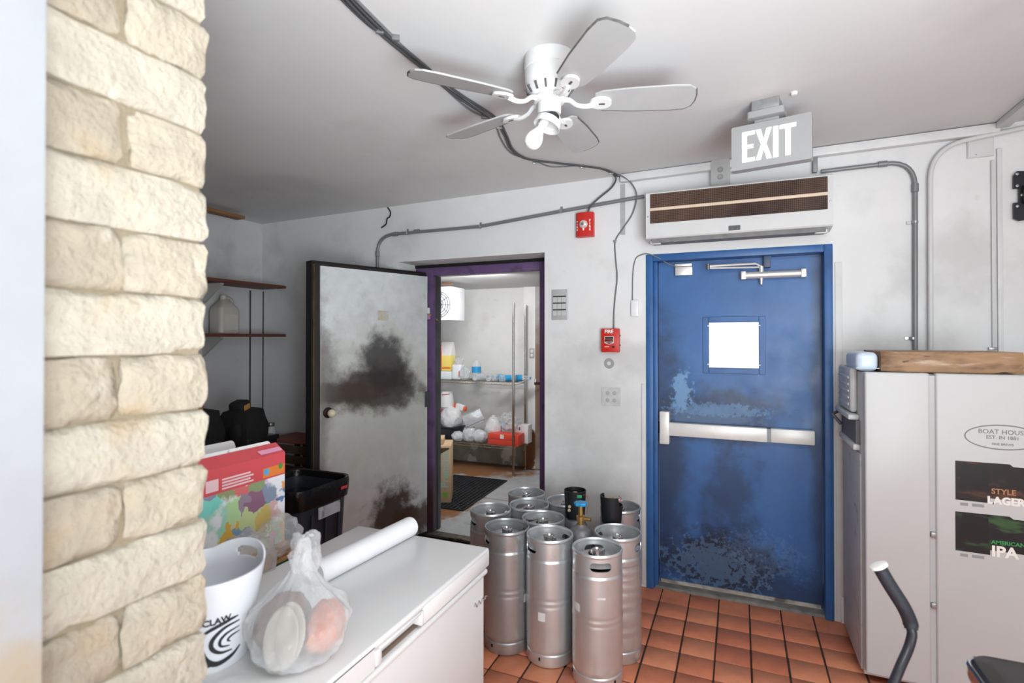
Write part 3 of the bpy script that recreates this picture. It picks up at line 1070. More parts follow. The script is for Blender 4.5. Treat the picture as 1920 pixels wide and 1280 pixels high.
# ---------------------------------------------------------------- chest freezer
FZ = .82
fc = pt(919, 1025, Z=FZ)
fb = pt(671, 985, Z=FZ)
FXR, FY1 = fc.x, (fc.y + fb.y) / 2
FXL, FY0 = fb.x, .70
m_frz = M('freezer_enamel', (222, 222, 222), rough=.22, var=.02, vs=3, layers=(('noise', (206, 198, 184), 3, .6, .8, .35),))
m_gsk = M('freezer_gasket', (110, 92, 80), rough=.7, var=.3, vs=8)
fz = thing('chest_freezer', 'white chest freezer with lipped lid and recessed latch handle', 'freezer', ((FXL + FXR) / 2, (FY0 + FY1) / 2, 0))
obj('freezer_body', bxo(FXL + .012, FXR - .012, FY0 + .01, FY1 - .012, .04, FZ - .085, bev=.012, seg=3), m_frz, fz)
obj('body_rim', bxo(FXL + .004, FXR - .003, FY0 + .003, FY1 - .004, FZ - .088, FZ - .068, bev=.008, seg=3), m_frz, fz)
obj('lid_gasket', bxo(FXL + .02, FXR - .02, FY0 + .02, FY1 - .02, FZ - .072, FZ - .058), m_gsk, fz, smooth=False)
ly0, ly1 = pt(703, 1212, X=FXR).y, pt(795, 1150, X=FXR).y
bm = nb()
box(bm, FXL, FXR, FY0, FY1, FZ - .018, FZ, bev=.007, seg=3)
box(bm, FXL, FXR, FY0, ly0, FZ - .060, FZ - .008)
box(bm, FXL, FXR, ly1, FY1, FZ - .060, FZ - .008, bev=.004)
box(bm, FXL, FXR - .028, ly0 - .01, ly1 + .01, FZ - .060, FZ - .008)
lid = obj('freezer_lid', bm, m_frz, fz)
obj('latch_handle', bxo(FXR - .03, FXR + .002, ly0 + .002, ly0 + .026, FZ - .058, FZ - .020, bev=.004), m_frz, lid)
obj('latch_handle', bxo(FXR - .03, FXR + .002, ly1 - .014, ly1 - .002, FZ - .058, FZ - .020, bev=.004), m_frz, lid)
obj('latch_lip', bxo(FXR - .012, FXR + .001, ly0 + .02, ly1 - .01, FZ - .026, FZ - .018, bev=.002), m_frz, lid)
for y in (FY0 + .06, FY1 - .06):
    for x in (FXL + .06, FXR - .06):
        obj('foot', lto([(0, 0), (.02, 0), (.02, .045), (0, .045)], 12, Matrix.Translation((x, y, 0))), m_blackhole, fz)
# chromed script badge on the front, too worn to read
sc0 = pt(888, 1137, X=FXR - .012)
sc1 = pt(912, 1117, X=FXR - .012)
pts = []
for i in range(13):
    f = i / 12
    p = sc0.lerp(sc1, f)
    pts.append(p + Vector((.002, 0, (.010 * math.sin(f * 22) * (1 - .55 * f)))))
obj('chrome_badge', tbo(pts, .0022, 6, smooth=3), M('chrome', (220, 222, 224), rough=.1, metal=1), fz)

# paper roll on the lid
ra = pt(592, 1076, Z=FZ + .033)
rb = pt(770, 986, Z=FZ + .033)
rr_ = .033
dirv = (rb - ra).normalized()
rt = thing('paper_roll', 'long white paper roll lying across the freezer lid', 'paper roll', tuple((ra + rb) / 2))
obj('roll', tbo([ra, rb], rr_, 28), M('roll_paper', (236, 236, 238), rough=.6, var=.02), rt)
obj('loose_end', tbo([ra.lerp(rb, .01), ra.lerp(rb, .985)], rr_ + .0012, 24), M('roll_paper', (236, 236, 238), rough=.6, var=.02), rt)
obj('core_hole', tbo([rb - dirv * .002, rb + dirv * .0008], .013, 16), M('core_shade', (188, 182, 172), rough=.8), rt)

# white bucket with a hand hole, on the freezer
bk = Vector((-1.105, .842, FZ))
bt = thing('plastic_bucket', 'white plastic ice bucket with hand holes, black lettering and wave mark', 'bucket', tuple(bk), math.atan2(-bk.y, -bk.x))
bm = nb()
n, rows = 128, 60
BH = .222


def brad(f):
    return .083 + (.122 - .083) * f


HA = 128
hole_c = (R(HA), R(HA + 180))
g = {}
top = lambda a: BH - .022 * (1 - max(0, math.cos(2 * (a - R(HA)))) ** .8)
for j in range(rows + 1):
    f = j / rows
    for k in range(n):
        a = 2 * math.pi * k / n
        z = f * BH if f < .55 else .55 * BH + (f - .55) / .45 * (top(a) - .55 * BH)
        g[j, k] = bm.verts.new((brad(z / BH) * math.cos(a), brad(z / BH) * math.sin(a), z))
for j in range(rows):
    for k in range(n):
        a = 2 * math.pi * (k + .5) / n
        z = sum(g[q].co.z for q in ((j, k), (j + 1, k), (j, (k + 1) % n), (j + 1, (k + 1) % n))) / 4
        inside = False
        for c in hole_c:
            u = abs((a - c + math.pi) % (2 * math.pi) - math.pi) * .118
            w = abs(z - (BH - .030))
            if max(0, u - .024) ** 2 + w ** 2 < .0115 ** 2:
                inside = True
        if not inside:
            bm.faces.new((g[j, k], g[j, (k + 1) % n], g[j + 1, (k + 1) % n], g[j + 1, k]))
bm.faces.new([g[0, k] for k in range(n)][::-1])
bko = obj('bucket_wall', bm, M('bucket_plastic', (226, 228, 234), rough=.35), bt, world=False)
sm = bko.modifiers.new('thick', 'SOLIDIFY')
sm.thickness = .005
bv = bko.modifiers.new('soft', 'BEVEL')
bv.width = .0018
bv.segments = 2
bv.limit_method = 'ANGLE'
m_ink = M('black_ink', (40, 42, 46), rough=.6)


def on_bucket(bm, a0, z0):
    """Wrap a flat drawing (x, y) round the bucket, centred on angle a0."""
    for v in bm.verts:
        z = z0 + v.co.y
        rr = brad(z / BH) + .0012 + v.co.z
        a = a0 + v.co.x / rr
        v.co = Vector((rr * math.cos(a), rr * math.sin(a), z))
    return bm


def flat_stroke(pts, w):
    """A tapered flat brush stroke from a list of 2D points."""
    bm = nb()
    P = smooth_path([Vector((x, y, 0)) for x, y in pts], 6)
    prev = None
    for i, p in enumerate(P):
        a, b = P[max(0, i - 1)], P[min(len(P) - 1, i + 1)]
        t = (b - a).normalized()
        nn = Vector((-t.y, t.x, 0))
        ww = w * (.25 + .75 * math.sin(math.pi * (i + .5) / len(P)))
        cur = (bm.verts.new(p + nn * ww), bm.verts.new(p - nn * ww))
        if prev:
            bm.faces.new((prev[0], prev[1], cur[1], cur[0]))
        prev = cur
    return bm


A0 = R(12)
lt_ = obj('lettering', on_bucket(text_bm('WHITE CLAW', .019, .0003, .0006), A0 - R(20), .118), m_ink, bt, world=False)
for i, (pts, w) in enumerate(((((-.05, .05), (-.02, .072), (.02, .084), (.04, .086)), .004), (((-.035, .058), (-.03, .03), (-.02, .005), (.0, -.008), (.03, -.002), (.05, .012)), .006),
                              (((.044, .074), (.012, .070), (-.010, .052), (-.012, .032), (.004, .016), (.030, .012)), .0045), (((.044, .060), (.018, .056), (.004, .044), (.006, .030), (.024, .024)), .0032), (((.046, .048), (.028, .046), (.019, .039), (.026, .033)), .0024),
                              (((-.05, -.016), (-.02, -.006), (.01, -.006)), .005))):
    obj('wave_mark', on_bucket(flat_stroke(pts, w), A0, .028), m_ink, bt, world=False)

# clear bag of bread on the freezer: contents are things of their own inside the bag
m_film = M_film('clear_film', density=.36)
m_film2 = M_film('bag_film', (225, 226, 228), density=.34, rough=.2)
bc = pt(560, 1168, Z=FZ + .075)
bgrot = CYAW
Mb = Matrix.Rotation(bgrot, 4, 'Z')


def bagpos(dx, dy, dz):
    return Vector((bc.x, bc.y, FZ)) + RIGHT * dx + FH * dy + Vector((0, 0, dz))


tag(obj('bread_loaf', blo(tuple(bagpos(-.046, .03, .064)), (.056, .08, .060), 3, .12, 2.5, 1.0, .98, Mb), M('brown_crust', (104, 64, 38), rough=.75, var=.25, vs=14, layers=(('noise', (78, 48, 30), 8, .5, .7, .7),)), world=False), 'brown bread loaf at the left inside the clear bag', 'bread')
tag(obj('orange_packet', blo(tuple(bagpos(.052, .02, .060)), (.042, .066, .054), 3, .14, 2.5, 5.0, .95, Mb @ Matrix.Rotation(R(12), 4, 'Y')), M('orange_food', (172, 92, 62), rough=.5, var=.2, vs=10, layers=(('noise', (196, 150, 126), 12, .5, .7, .6),)), world=False), 'orange food packet at the right inside the clear bag', 'packet')
bm = nb()
for i in range(2):
    o = bagpos(-.014 + .008 * i, -.060 + .011 * i, .072 + .004 * i)
    mt = Matrix.Translation(o) @ Matrix.Rotation(bgrot + R(6 * i - 8), 4, 'Z') @ Matrix.Rotation(R(72 - 4 * i), 4, 'X') @ Matrix.Diagonal((.62, 1.0, 1, 1))
    lathe(bm, [(0, .003), (.060, .003), (.064, 0), (.060, -.003), (0, -.003)], 28, mt)
tag(obj('flatbread_stack', bm, M('flatbread', (160, 152, 140), rough=.7, var=.08, vs=25, layers=(('noise', (176, 130, 84), 16, .62, .76, .7),)), world=False), 'white oval flatbreads at the front of the clear bag', 'bread')
bm = nb()
res = bmesh.ops.create_icosphere(bm, subdivisions=5, radius=1.0)
for v in res['verts']:
    d = v.co.normalized()
    w = max(0, d.z)
    rx, ry, rz = .104, .105, .098
    p = Vector((d.x * rx, d.y * ry, d.z * rz))
    # gather towards a twisted neck and flare at the tip
    if d.z > .35:
        s = (d.z - .35) / .65
        neck = max(.20, 1 - 1.15 * s + .55 * max(0, s - .62) * 2.6)
        p.x *= neck
        p.y *= neck
        p.z += .095 * s ** 1.3
        p.x += .012 * s
    fold = noise.noise(Vector((d.x * 5, d.y * 5, d.z * 1.6)) + Vector((4, 2, 1)))
    rid = 1 - abs(noise.noise(Vector((d.x * 3.2, d.y * 3.2, d.z * 2.0 + 7)))) * 2
    k = 1 + .11 * fold + .07 * rid
    p.x *= k
    p.y *= k
    p.z += .006 * noise.noise(d * 7)
    if p.z < -.078:
        p.z = -.078
    v.co = Mb @ p + Vector((bc.x, bc.y, FZ + .0795))
bagt = thing('plastic_bag', 'clear knotted plastic bag of bread on the freezer lid', 'bag', (bc.x, bc.y, FZ))
obj('bag_film', bm, m_film, bagt, ang=60)
bm = blo(tuple(bagpos(.014, .0, .232)), (.036, .028, .048), 4, .38, 1.9, 9.0)
obj('bag_knot', bm, m_film2, bagt, ang=50)

# ---------------------------------------------------------------- behind the freezer: carton, box, bags, bin
bxp = pt(534, 846, X=-1.55)
BX = -1.55
by1 = bxp.y
by0 = by1 - .46
bz1 = pt(534, 847, X=BX).z
bz0 = .80
m_card = M('brown_cardboard', (176, 126, 78), rough=.8, var=.12, vs=10)
ct_ = thing('cardboard_carton', 'brown cardboard carton standing behind the white freezer', 'box', (-1.62, by1 - .2, 0))
obj('carton_body', bxo(-1.86, BX + .10, by1 - .40, by1 + .015, .0, .775, bev=.004), m_card, ct_)
obj('carton_flap', bxo(-1.86, BX + .09, by1 - .40, by1 + .01, .776, .783, bev=.002), m_card, ct_)
obj('green_print', bxo(BX + .1, BX + .101, by1 - .14, by1 - .02, .71, .765), M('green_print', (30, 70, 44), rough=.7), ct_, smooth=False)
rx = thing('cereal_box', 'red topped cardboard box with colourful printed front and open white flaps', 'box', (BX - .13, by1 - .23, .79))
m_pic = M('colour_print', (150, 140, 90), rough=.55, layers=(
    ('vor', None, 15, 1.0, .58), ('noise', (196, 206, 60), 7, .56, .62, .9, (1.3, 1, 1)), ('noise', (238, 239, 244), 6, .54, .60, .95),
    ('noise', (232, 150, 60), 10, .6, .65, .85, (1, 1.4, 1)), ('noise', (60, 110, 170), 11, .62, .67, .9, (1, 1, 1.6)), ('noise', (110, 160, 70), 7, .62, .68, .9, (1, .7, 1))))
m_redc = M('red_card', (214, 84, 90), rough=.5, var=.04)
m_wcard = M('white_card', (232, 230, 230), rough=.6)
obj('box_body', bxo(BX - .26, BX, by0, by1, .786, bz1 - .03), M('box_side', (200, 110, 70), rough=.6, layers=(('vor', None, 14, 1.0, .5),)), rx, smooth=False)
band = .052
obj('picture_panel', bxo(BX, BX + .0012, by0 + .001, by1 - .001, .788, bz1 - band - .028), m_pic, rx, smooth=False)
obj('red_band', pro([(BX + .0012, bz1 - band - .028), (BX + .0012, bz1 - .0), (BX - .045, bz1 + .032), (BX - .05, bz1 + .030), (BX - .004, bz1 - .004), (BX - .004, bz1 - band - .028)], by1 - by0,
                    Matrix.Translation((0, by1, 0)) @ Matrix(((1, 0, 0, 0), (0, 0, -1, 0), (0, 1, 0, 0), (0, 0, 0, 1)))), m_redc, rx, smooth=False)


def on_box(y0, y1, z0, z1, mat, name, slope=0):
    bm = nb()
    x = BX + .0022
    vs = [bm.verts.new((x, y0, z0)), bm.verts.new((x, y1, z0)), bm.verts.new((x, y1, z1)), bm.verts.new((x, y0, z1))]
    bm.faces.new(vs)
    obj(name, bm, mat, rx, smooth=False)


m_pale = M('pale_print', (238, 200, 204), rough=.6)
on_box(by1 - .32, by1 - .275, bz1 - .07, bz1 - .032, m_pale, 'printed_square')
for i in range(4):
    on_box(by1 - .262, by1 - .14 - .012 * (i % 2), bz1 - .072 + i * .010, bz1 - .066 + i * .010, m_pale, 'printed_line')
on_box(by1 - .10, by1 - .004, bz1 - .074, bz1 - .040, M('orange_print', (232, 132, 60), rough=.6), 'orange_patch')
obj('round_mark', lto([(0, .0005), (.012, .0005)], 18, Matrix.Translation((BX + .0026, by1 - .085, bz1 - .054)) @ Matrix.Rotation(R(90), 4, 'Y')), M('blue_print', (90, 170, 220), rough=.6), rx)
obj('round_mark', lto([(0, .0005), (.010, .0005)], 18, Matrix.Translation((BX + .0026, by1 - .022, bz1 - .046)) @ Matrix.Rotation(R(90), 4, 'Y')), M('leaf_print', (70, 150, 70), rough=.6), rx)
pk = nb()
vs = [pk.verts.new(c) for c in ((BX + .0 - .006, by1 - .10, bz1 + .008), (BX - .006, by1 - .004, bz1 + .008), (BX - .022, by1 - .008, bz1 + .020), (BX - .022, by1 - .105, bz1 + .020))]
pk.faces.new(vs)
obj('pink_strip', pk, M('pink_print', (232, 160, 190), rough=.6), rx, smooth=False)
for (y0, y1, dz, x) in ((by1 - .20, by1 - .02, .024, BX - .05), (by0 + .12, by0 + .27, .024, BX - .05), (by1 - .26, by1 - .05, .020, BX - .20), (by1 - .36, by1 - .27, .018, BX - .20)):
    obj('box_flap', pro(rrect(y1 - y0, .036, .012), .003, Matrix.Translation(((x + .0), (y0 + y1) / 2, bz1 + dz)) @ Matrix.Rotation(R(62), 4, 'Y') @ Matrix(((0, 1, 0, 0), (1, 0, 0, 0), (0, 0, 1, 0), (0, 0, 0, 1)))), m_wcard, rx)
# crumpled clear bags leaning on the box and carton
q = pt(522, 1003, X=BX + .09)
tag(obj('crumpled_bag', blo(tuple(q + Vector((-.0, 0, .0))), (.055, .085, .062), 4, .3, 1.8, 2.0), m_film2, world=False, ang=55), 'crumpled clear plastic bag against the corner of the red box', 'bag')
q = pt(472, 1075, X=-1.36)
tag(obj('crumpled_bag', blo(tuple(Vector((-1.375, q.y, FZ + .03))), (.055, .09, .09), 4, .28, 1.8, 6.0), M_film('grey_film', (190, 186, 184), density=.4, rough=.3), world=False, ang=55), 'greyish plastic bag slumped between the bucket and the carton', 'bag')

# black trash bin
TBZ = .76
rc = pt(661, 889, Z=TBZ)
bn = thing('trash_bin', 'tall black plastic trash bin lined with a black bag', 'trash bin', (rc.x - .21, rc.y - .215, 0))
m_bin = M('bin_plastic', (46, 50, 58), rough=.42, var=.12, vs=9)
m_liner = M('black_liner', (16, 16, 18), rough=.22, bump=.5, bs=28)


def ring(bm, w, h, r, z, cx, cy):
    return [bm.verts.new((cx + x, cy + y, z)) for x, y in rrect(w, h, r, 6)]


def shell(levels, cx, cy, cap=True):
    bm = nb()
    rs = [ring(bm, w, h, r, z, cx, cy) for (w, h, r, z) in levels]
    n = len(rs[0])
    for i in range(len(rs) - 1):
        for k in range(n):
            bm.faces.new((rs[i][k], rs[i][(k + 1) % n], rs[i + 1][(k + 1) % n], rs[i + 1][k]))
    if cap:
        bm.faces.new(rs[0][::-1])
        bm.faces.new(rs[-1])
    return bm


cx, cy = rc.x - .205, rc.y - .205
obj('bin_body', shell([(.31, .31, .05, 0), (.325, .325, .05, .01), (.385, .385, .06, .66), (.40, .40, .06, .665), (.40, .40, .06, .72), (.375, .375, .06, .72), (.30, .30, .05, .03)], cx, cy), m_bin, bn)
for i in range(3):
    y = cy - .10 + .10 * i
    obj('bin_rib', bxo(.0, .012, -.006, .006, .05, .62, bev=.004, mat=Matrix.Translation((cx + .165, y, 0)) @ Matrix.Rotation(R(2.7), 4, 'Y')), m_bin, bn)
obj('bin_liner', shell([(.405, .405, .06, .655), (.418, .418, .065, .69), (.424, .424, .065, .735), (.418, .418, .065, TBZ), (.395, .395, .065, TBZ - .004), (.37, .37, .06, .66), (.34, .34, .06, .25)], cx, cy), m_liner, bn)
fx = cx + .212
lb = pt(622, 950, X=fx - .01)
obj('white_label', bxo(fx - .012, fx - .004, lb.y - .10, lb.y + .06, .585, .645, mat=None), M('torn_label', (186, 190, 196), rough=.35, var=.12, vs=16, layers=(('noise', (70, 76, 86), 20, .56, .68, .9),)), bn, smooth=False)
rl = pt(645, 913, X=fx)
obj('red_tab', bxo(fx - .002, fx + .004, rl.y - .025, rl.y + .025, rl.z - .008, rl.z + .008, bev=.003), M('red_tab', (206, 70, 70), rough=.5), bn)

# ---------------------------------------------------------------- dim left corner: shelves, jug, desk
m_wood = M('reddish_shelf_wood', (112, 66, 50), rough=.55, var=.2, vs=5, stretch=(6, 1, 6), layers=(('noise', (70, 40, 32), 7, .5, .75, .5),))
m_bracket = M('bracket_white', (190, 188, 184), rough=.5)
for nm, py, lab in (('upper', 538, 'upper reddish wooden shelf in the dim left corner, empty'), ('lower', 628.5, 'lower reddish wooden shelf in the dim left corner holding a jug')):
    e = pt(535, py, Y=YW - .01)
    t = thing('wall_shelf', lab, 'shelf', (XL + .13, 2.4, e.z), group='wooden wall shelves in the left corner')
    obj('shelf_board', bxo(XL + .002, e.x, 1.0, YW - .002, e.z - .012, e.z + .010, bev=.002), m_wood, t)
    for by in (1.4, 2.82):
        Mx = Matrix.Translation((XL + .002, by + .012, e.z - .012)) @ Matrix(((1, 0, 0, 0), (0, 0, -1, 0), (0, 1, 0, 0), (0, 0, 0, 1)))
        obj('bracket', pro([(0, 0), (.20, 0), (.20, -.012), (.03, -.13), (0, -.15)], .022, Mx), m_bracket, t)
sl = pt(535, 628.5, Y=YW - .01).z + .010
jp = pt(421, 616, X=XL + .14)
jt = thing('plastic_jug', 'off white plastic jug with moulded handle on the lower wooden shelf', 'jug', (jp.x, jp.y, sl))
m_jug = M('jug_plastic', (196, 190, 182), rough=.4, var=.04)
obj('jug_body', shell([(.13, .165, .03, sl), (.14, .175, .03, sl + .008), (.14, .175, .03, sl + .17), (.136, .17, .03, sl + .178), (.136, .17, .03, sl + .19), (.128, .16, .03, sl + .20), (.06, .05, .02, sl + .262), (.044, .044, .02, sl + .266)], jp.x, jp.y), m_jug, jt)
obj('jug_label', bxo(jp.x - .05, jp.x + .0715, jp.y - .06, jp.y + .06, sl + .03, sl + .15), M('jug_label', (206, 202, 196), rough=.6), jt, smooth=False)
obj('jug_handle', tbo([(jp.x, jp.y + .075, sl + .19), (jp.x, jp.y + .07, sl + .235), (jp.x, jp.y + .045, sl + .268), (jp.x, jp.y - .005, sl + .272), (jp.x, jp.y - .03, sl + .25)], .013, 10, smooth=5), m_jug, jt)
obj('jug_cap', lto([(0, .03), (.022, .03), (.024, .004), (.024, 0)], 18, Matrix.Translation((jp.x, jp.y - .01, sl + .262))), m_jug, jt)
# plank end under the ceiling
w_ = pt(458, 408, X=XL + .2)
tag(obj('wood_plank', bxo(XL + .12, XL + .21, 1.0, w_.y, w_.z - .012, w_.z + .012, bev=.003), M('raw_plank', (150, 110, 70), rough=.7, var=.15, vs=6, stretch=(8, 1, 8)), ), 'bare tan wooden plank just under the ceiling at the far left', 'plank')
# dark desk with bags on it
dk = pt(524, 813, Z=.90)
DX1, DY1 = dk.x, dk.y
m_desk = M('black_laminate', (30, 29, 31), rough=.5, var=.1, vs=6)
ds = thing('black_cabinet', 'low black cabinet in the dim left corner behind the red box', 'cabinet', ((DX1 + XL) / 2 + .2, DY1 - .5, 0))
obj('cabinet_body', bxo(XL + .35, DX1 - .01, 1.35, DY1 - .01, 0, .87, bev=.004), m_desk, ds)
obj('cabinet_top', bxo(XL + .33, DX1, 1.33, DY1, .87, .90, bev=.004), m_desk, ds)
obj('cabinet_door', bxo(DX1 - .01, DX1 + .004, 1.75, DY1 - .05, .06, .84, bev=.003), m_desk, ds)
m_bag = M('black_nylon', (17, 17, 18), rough=.75, bump=.4, bs=70)
m_patch = M('tan_patch', (176, 128, 66), rough=.6, var=.08)


def tool_bag(px, py, w, h, d, label, seed):
    p = pt(px, py, Z=.90)
    t = thing('tool_bag', label, 'bag', (p.x, p.y, .90), R(20), 'black bags on the black cabinet')
    bm = nb()
    r = bmesh.ops.create_cube(bm, size=2.0)
    bmesh.ops.subdivide_edges(bm, edges=bm.edges[:], cuts=6, use_grid_fill=True)
    for v in bm.verts:
        q = v.co.copy()
        n3 = q.normalized()
        q = q.lerp(n3 * 1.15, .35)
        taper = 1 - .22 * max(0, q.z)
        v.co = Vector((q.x * d / 2 * taper, q.y * w / 2 * taper, max(0.002, (q.z + .96) * h / 2))) + Vector((.008, .008, 0)) * noise.noise(q * 2.5 + Vector((seed, 0, 0)))
        v.co.z = max(.002, v.co.z)
    obj('bag_body', bm, m_bag, t, world=False)
    bm = nb()
    box(bm, -.045, .045, -.05, .05, h * .86, h * 1.22, bev=.02, seg=3, mat=Matrix.Rotation(R(10), 4, 'X'))
    top = obj('bag_top', bm, m_bag, t, world=False)
    obj('tan_patch', bxo(.0455, .049, -.034, .028, h * .98, h * 1.13, bev=.002, mat=Matrix.Rotation(R(10), 4, 'X')), m_patch, t, world=False, label='tan rectangular patch')
    for s in (-1, 1):
        obj('side_pocket', blo((.02, s * w * .43, h * .36), (.05, .04, h * .33), 2, .1, 2, seed + s, .98), m_bag, t, world=False)
    obj('carry_strap', tbo([(.03, -w * .4, h * .5), (.07, -w * .2, h * .2), (.08, w * .1, h * .14), (.05, w * .4, h * .3)], .008, 6, smooth=5), m_bag, t, world=False)
    return t


tool_bag(456, 830, .26, .215, .2, 'black bag with tan patch at the right end of the black cabinet', 1)
tool_bag(368, 850, .24, .245, .2, 'black bag with tan patch half hidden by the stone pillar', 4)
p = pt(424, 822, Z=.90)
t = thing('small_cup', 'small white cup with dark band among black cords on the cabinet', 'cup', (p.x, p.y, .90))
obj('cup_body', lto([(0, 0), (.018, 0), (.026, .075), (.024, .075), (.017, .004), (0, .004)], 18), m_white, t, world=False)
obj('cup_band', lto([(.0252, .05), (.0265, .062)], 18), m_blackhole, t, world=False)
bm = nb()
cpt = []
for i in range(90):
    a = i * .42
    cpt.append((p.x + .03 + (.08 + .03 * math.sin(i * .31)) * math.cos(a), p.y - .11 + (.07 + .03 * math.cos(i * .23)) * math.sin(a), .908 + i * .0009 + .006 * math.sin(i)))
tube(bm, cpt, .005, 6)
tag(obj('coiled_cord', bm, M('cord_black', (24, 24, 26), rough=.5)), 'tangled black cord heaped on the black cabinet', 'cord')
p = pt(514, 812, Z=.90)
t = thing('glass_jar', 'small clear glass jar at the right corner of the black cabinet', 'jar', (p.x, p.y - .03, .90))
obj('jar_body', lto([(0, 0), (.028, 0), (.03, .03), (.022, .048), (.02, .055)], 20), M_film('jar_glass', (220, 222, 224), .4, .05), t, world=False)
obj('jar_lid', lto([(0, .078), (.022, .076), (.026, .066), (.024, .052), (0, .052)], 20), M('jar_lid', (96, 96, 98), rough=.2, metal=.5), t, world=False)
# slatted crates against the back wall behind the cabinet
p = pt(546, 828, Y=2.98)
cr = thing('wooden_crate', 'dark slatted wooden crate between black cabinet and open metal door', 'crate', (p.x, 3.1, 0))
m_slat = M('crate_slat', (92, 70, 58), rough=.7, var=.2, vs=9)
zt = p.z
bm = nb()
for (x, y) in ((-.26, 2.99), (.10, 2.99), (-.26, 3.27), (.10, 3.27)):
    obj('crate_post', bxo(p.x + x, p.x + x + .03, y, y + .03, 0, zt - .012), m_slat, cr, smooth=False)
for i in range(9):
    z = zt - .085 - i * .075
    obj('slat', bxo(p.x - .27, p.x + .14, 2.975, 2.989, z, z + .058, bev=.002, seg=1), m_slat, cr)
obj('crate_top', bxo(p.x - .28, p.x + .15, 2.97, 3.31, zt - .012, zt, bev=.003), M('red_shelf_edge', (128, 62, 52), rough=.6), cr)

# ---------------------------------------------------------------- wall fittings between the doors
def fac(px, py, off=0.0):
    return frame_at(pt(px, py, Y=YW - off), (0, -1, 0))


def wsize(x0, y0, x1, y1, Y=YW):
    a, b = pt(x0, y0, Y=Y), pt(x1, y1, Y=Y)
    return abs(b.x - a.x), abs(b.z - a.z)


m_red = M('alarm_red', (196, 44, 36), rough=.35, var=.05)
m_wtxt = M('white_lettering', (240, 236, 230), rough=.5)
# strobe
P0 = pt(1099, 423, Y=YW)
w, h = wsize(1083, 402, 1115, 444)
st_ = thing('fire_strobe', 'red fire alarm strobe on the wall above the grey keypad', 'alarm', tuple(P0))
F = frame_at(P0, (0, -1, 0))
prof = [(-w / 2, 0), (w / 2, 0), (w / 2, .035), (w * .38, .046), (0, .052), (-w * .38, .046), (-w / 2, .035)]
bm = nb()
prism(bm, prof, h, F @ Matrix.Translation((0, -h / 2, 0)) @ Matrix(((1, 0, 0, 0), (0, 0, 1, 0), (0, 1, 0, 0), (0, 0, 0, 1))))
obj('strobe_housing', bm, m_red, st_, ang=25)
obj('strobe_lens', lto([(.028, .046), (.028, .054), (.022, .066), (.010, .072), (0, .073)], 10, F @ Matrix.Translation((-.004, 0, 0))), M('strobe_lens', (226, 222, 214), rough=.08, metal=.3, var=.2, vs=60), st_, ang=10)
obj('strobe_bulb', lto([(.010, .07), (.010, .078), (0, .08)], 12, F @ Matrix.Translation((-.004, 0, 0))), M('chrome', (220, 222, 224), rough=.1, metal=1), st_)
obj('strobe_tab', bxo(-.009, .001, -.040, -.026, .05, .056, bev=.002, mat=F), m_wtxt, st_)
for i, c in enumerate('FIRE'):
    obj('letter', text_bm(c, .018, .0008, .001, F @ Matrix.Translation((w * .33, .022 - i * .019, .0486))), m_wtxt, st_, smooth=False)
    obj('letter', text_bm(c, .014, .0008, .0005, F @ Matrix.Translation((-w * .41, .018 - i * .017, .0462))), m_wtxt, st_, smooth=False)
# pull station
P0 = pt(1146.5, 638, Y=YW)
w, h = wsize(1130, 616, 1163, 660)
F = frame_at(P0, (0, -1, 0))
ps = thing('fire_pull_station', 'red manual fire alarm pull box marked FIRE beside the blue door', 'alarm', tuple(P0))
obj('pull_housing', bxo(-w / 2, w / 2, -h / 2, h / 2, 0, .045, bev=.005, mat=F), m_red, ps)
obj('fire_lettering', text_bm('FIRE', .031, .001, .0008, F @ Matrix.Translation((-.006, h * .37, .0452)), sx=1.0), m_wtxt, ps, smooth=False)
obj('handle_surround', pro([(-.034, .026), (.026, .026), (.026, -.016), (-.004, -.026), (-.034, -.016)], .004, F @ Matrix.Translation((0, 0, .044))), M('pull_surround', (206, 200, 196), rough=.4), ps, smooth=False)
obj('handle_recess', bxo(-.030, .022, .010, .022, .045, .0490, mat=F), M('recess_black', (36, 30, 30), rough=.5), ps, smooth=False)
obj('pull_handle', bxo(-.031, .023, -.008, .008, .045, .056, bev=.003, mat=F), M('dark_red', (110, 34, 32), rough=.4), ps)
obj('pull_arrow', pro([(-.028, -.012), (.02, -.012), (-.004, -.022)], .002, F @ Matrix.Translation((0, 0, .0475))), M('dark_red', (110, 34, 32), rough=.4), ps, smooth=False)
obj('key_lock', lto([(0, .006), (.007, .005), (.008, 0)], 14, F @ Matrix.Translation((.022, -.040, .0445))), M('recess_black', (36, 30, 30), rough=.5), ps)
obj('small_print', bxo(-.034, -.004, -.042, -.036, .0445, .0455, mat=F), M('faded_print', (226, 170, 160), rough=.5), ps, smooth=False)
for dz in (.03, -.03):
    obj('side_screw', lto([(0, .007), (.004, .006), (.004, 0)], 8, F @ Matrix.Translation((w / 2, dz, .02)) @ Matrix.Rotation(R(90), 4, 'Y')), M('dull_steel', (120, 120, 122), rough=.45, metal=.8), ps)
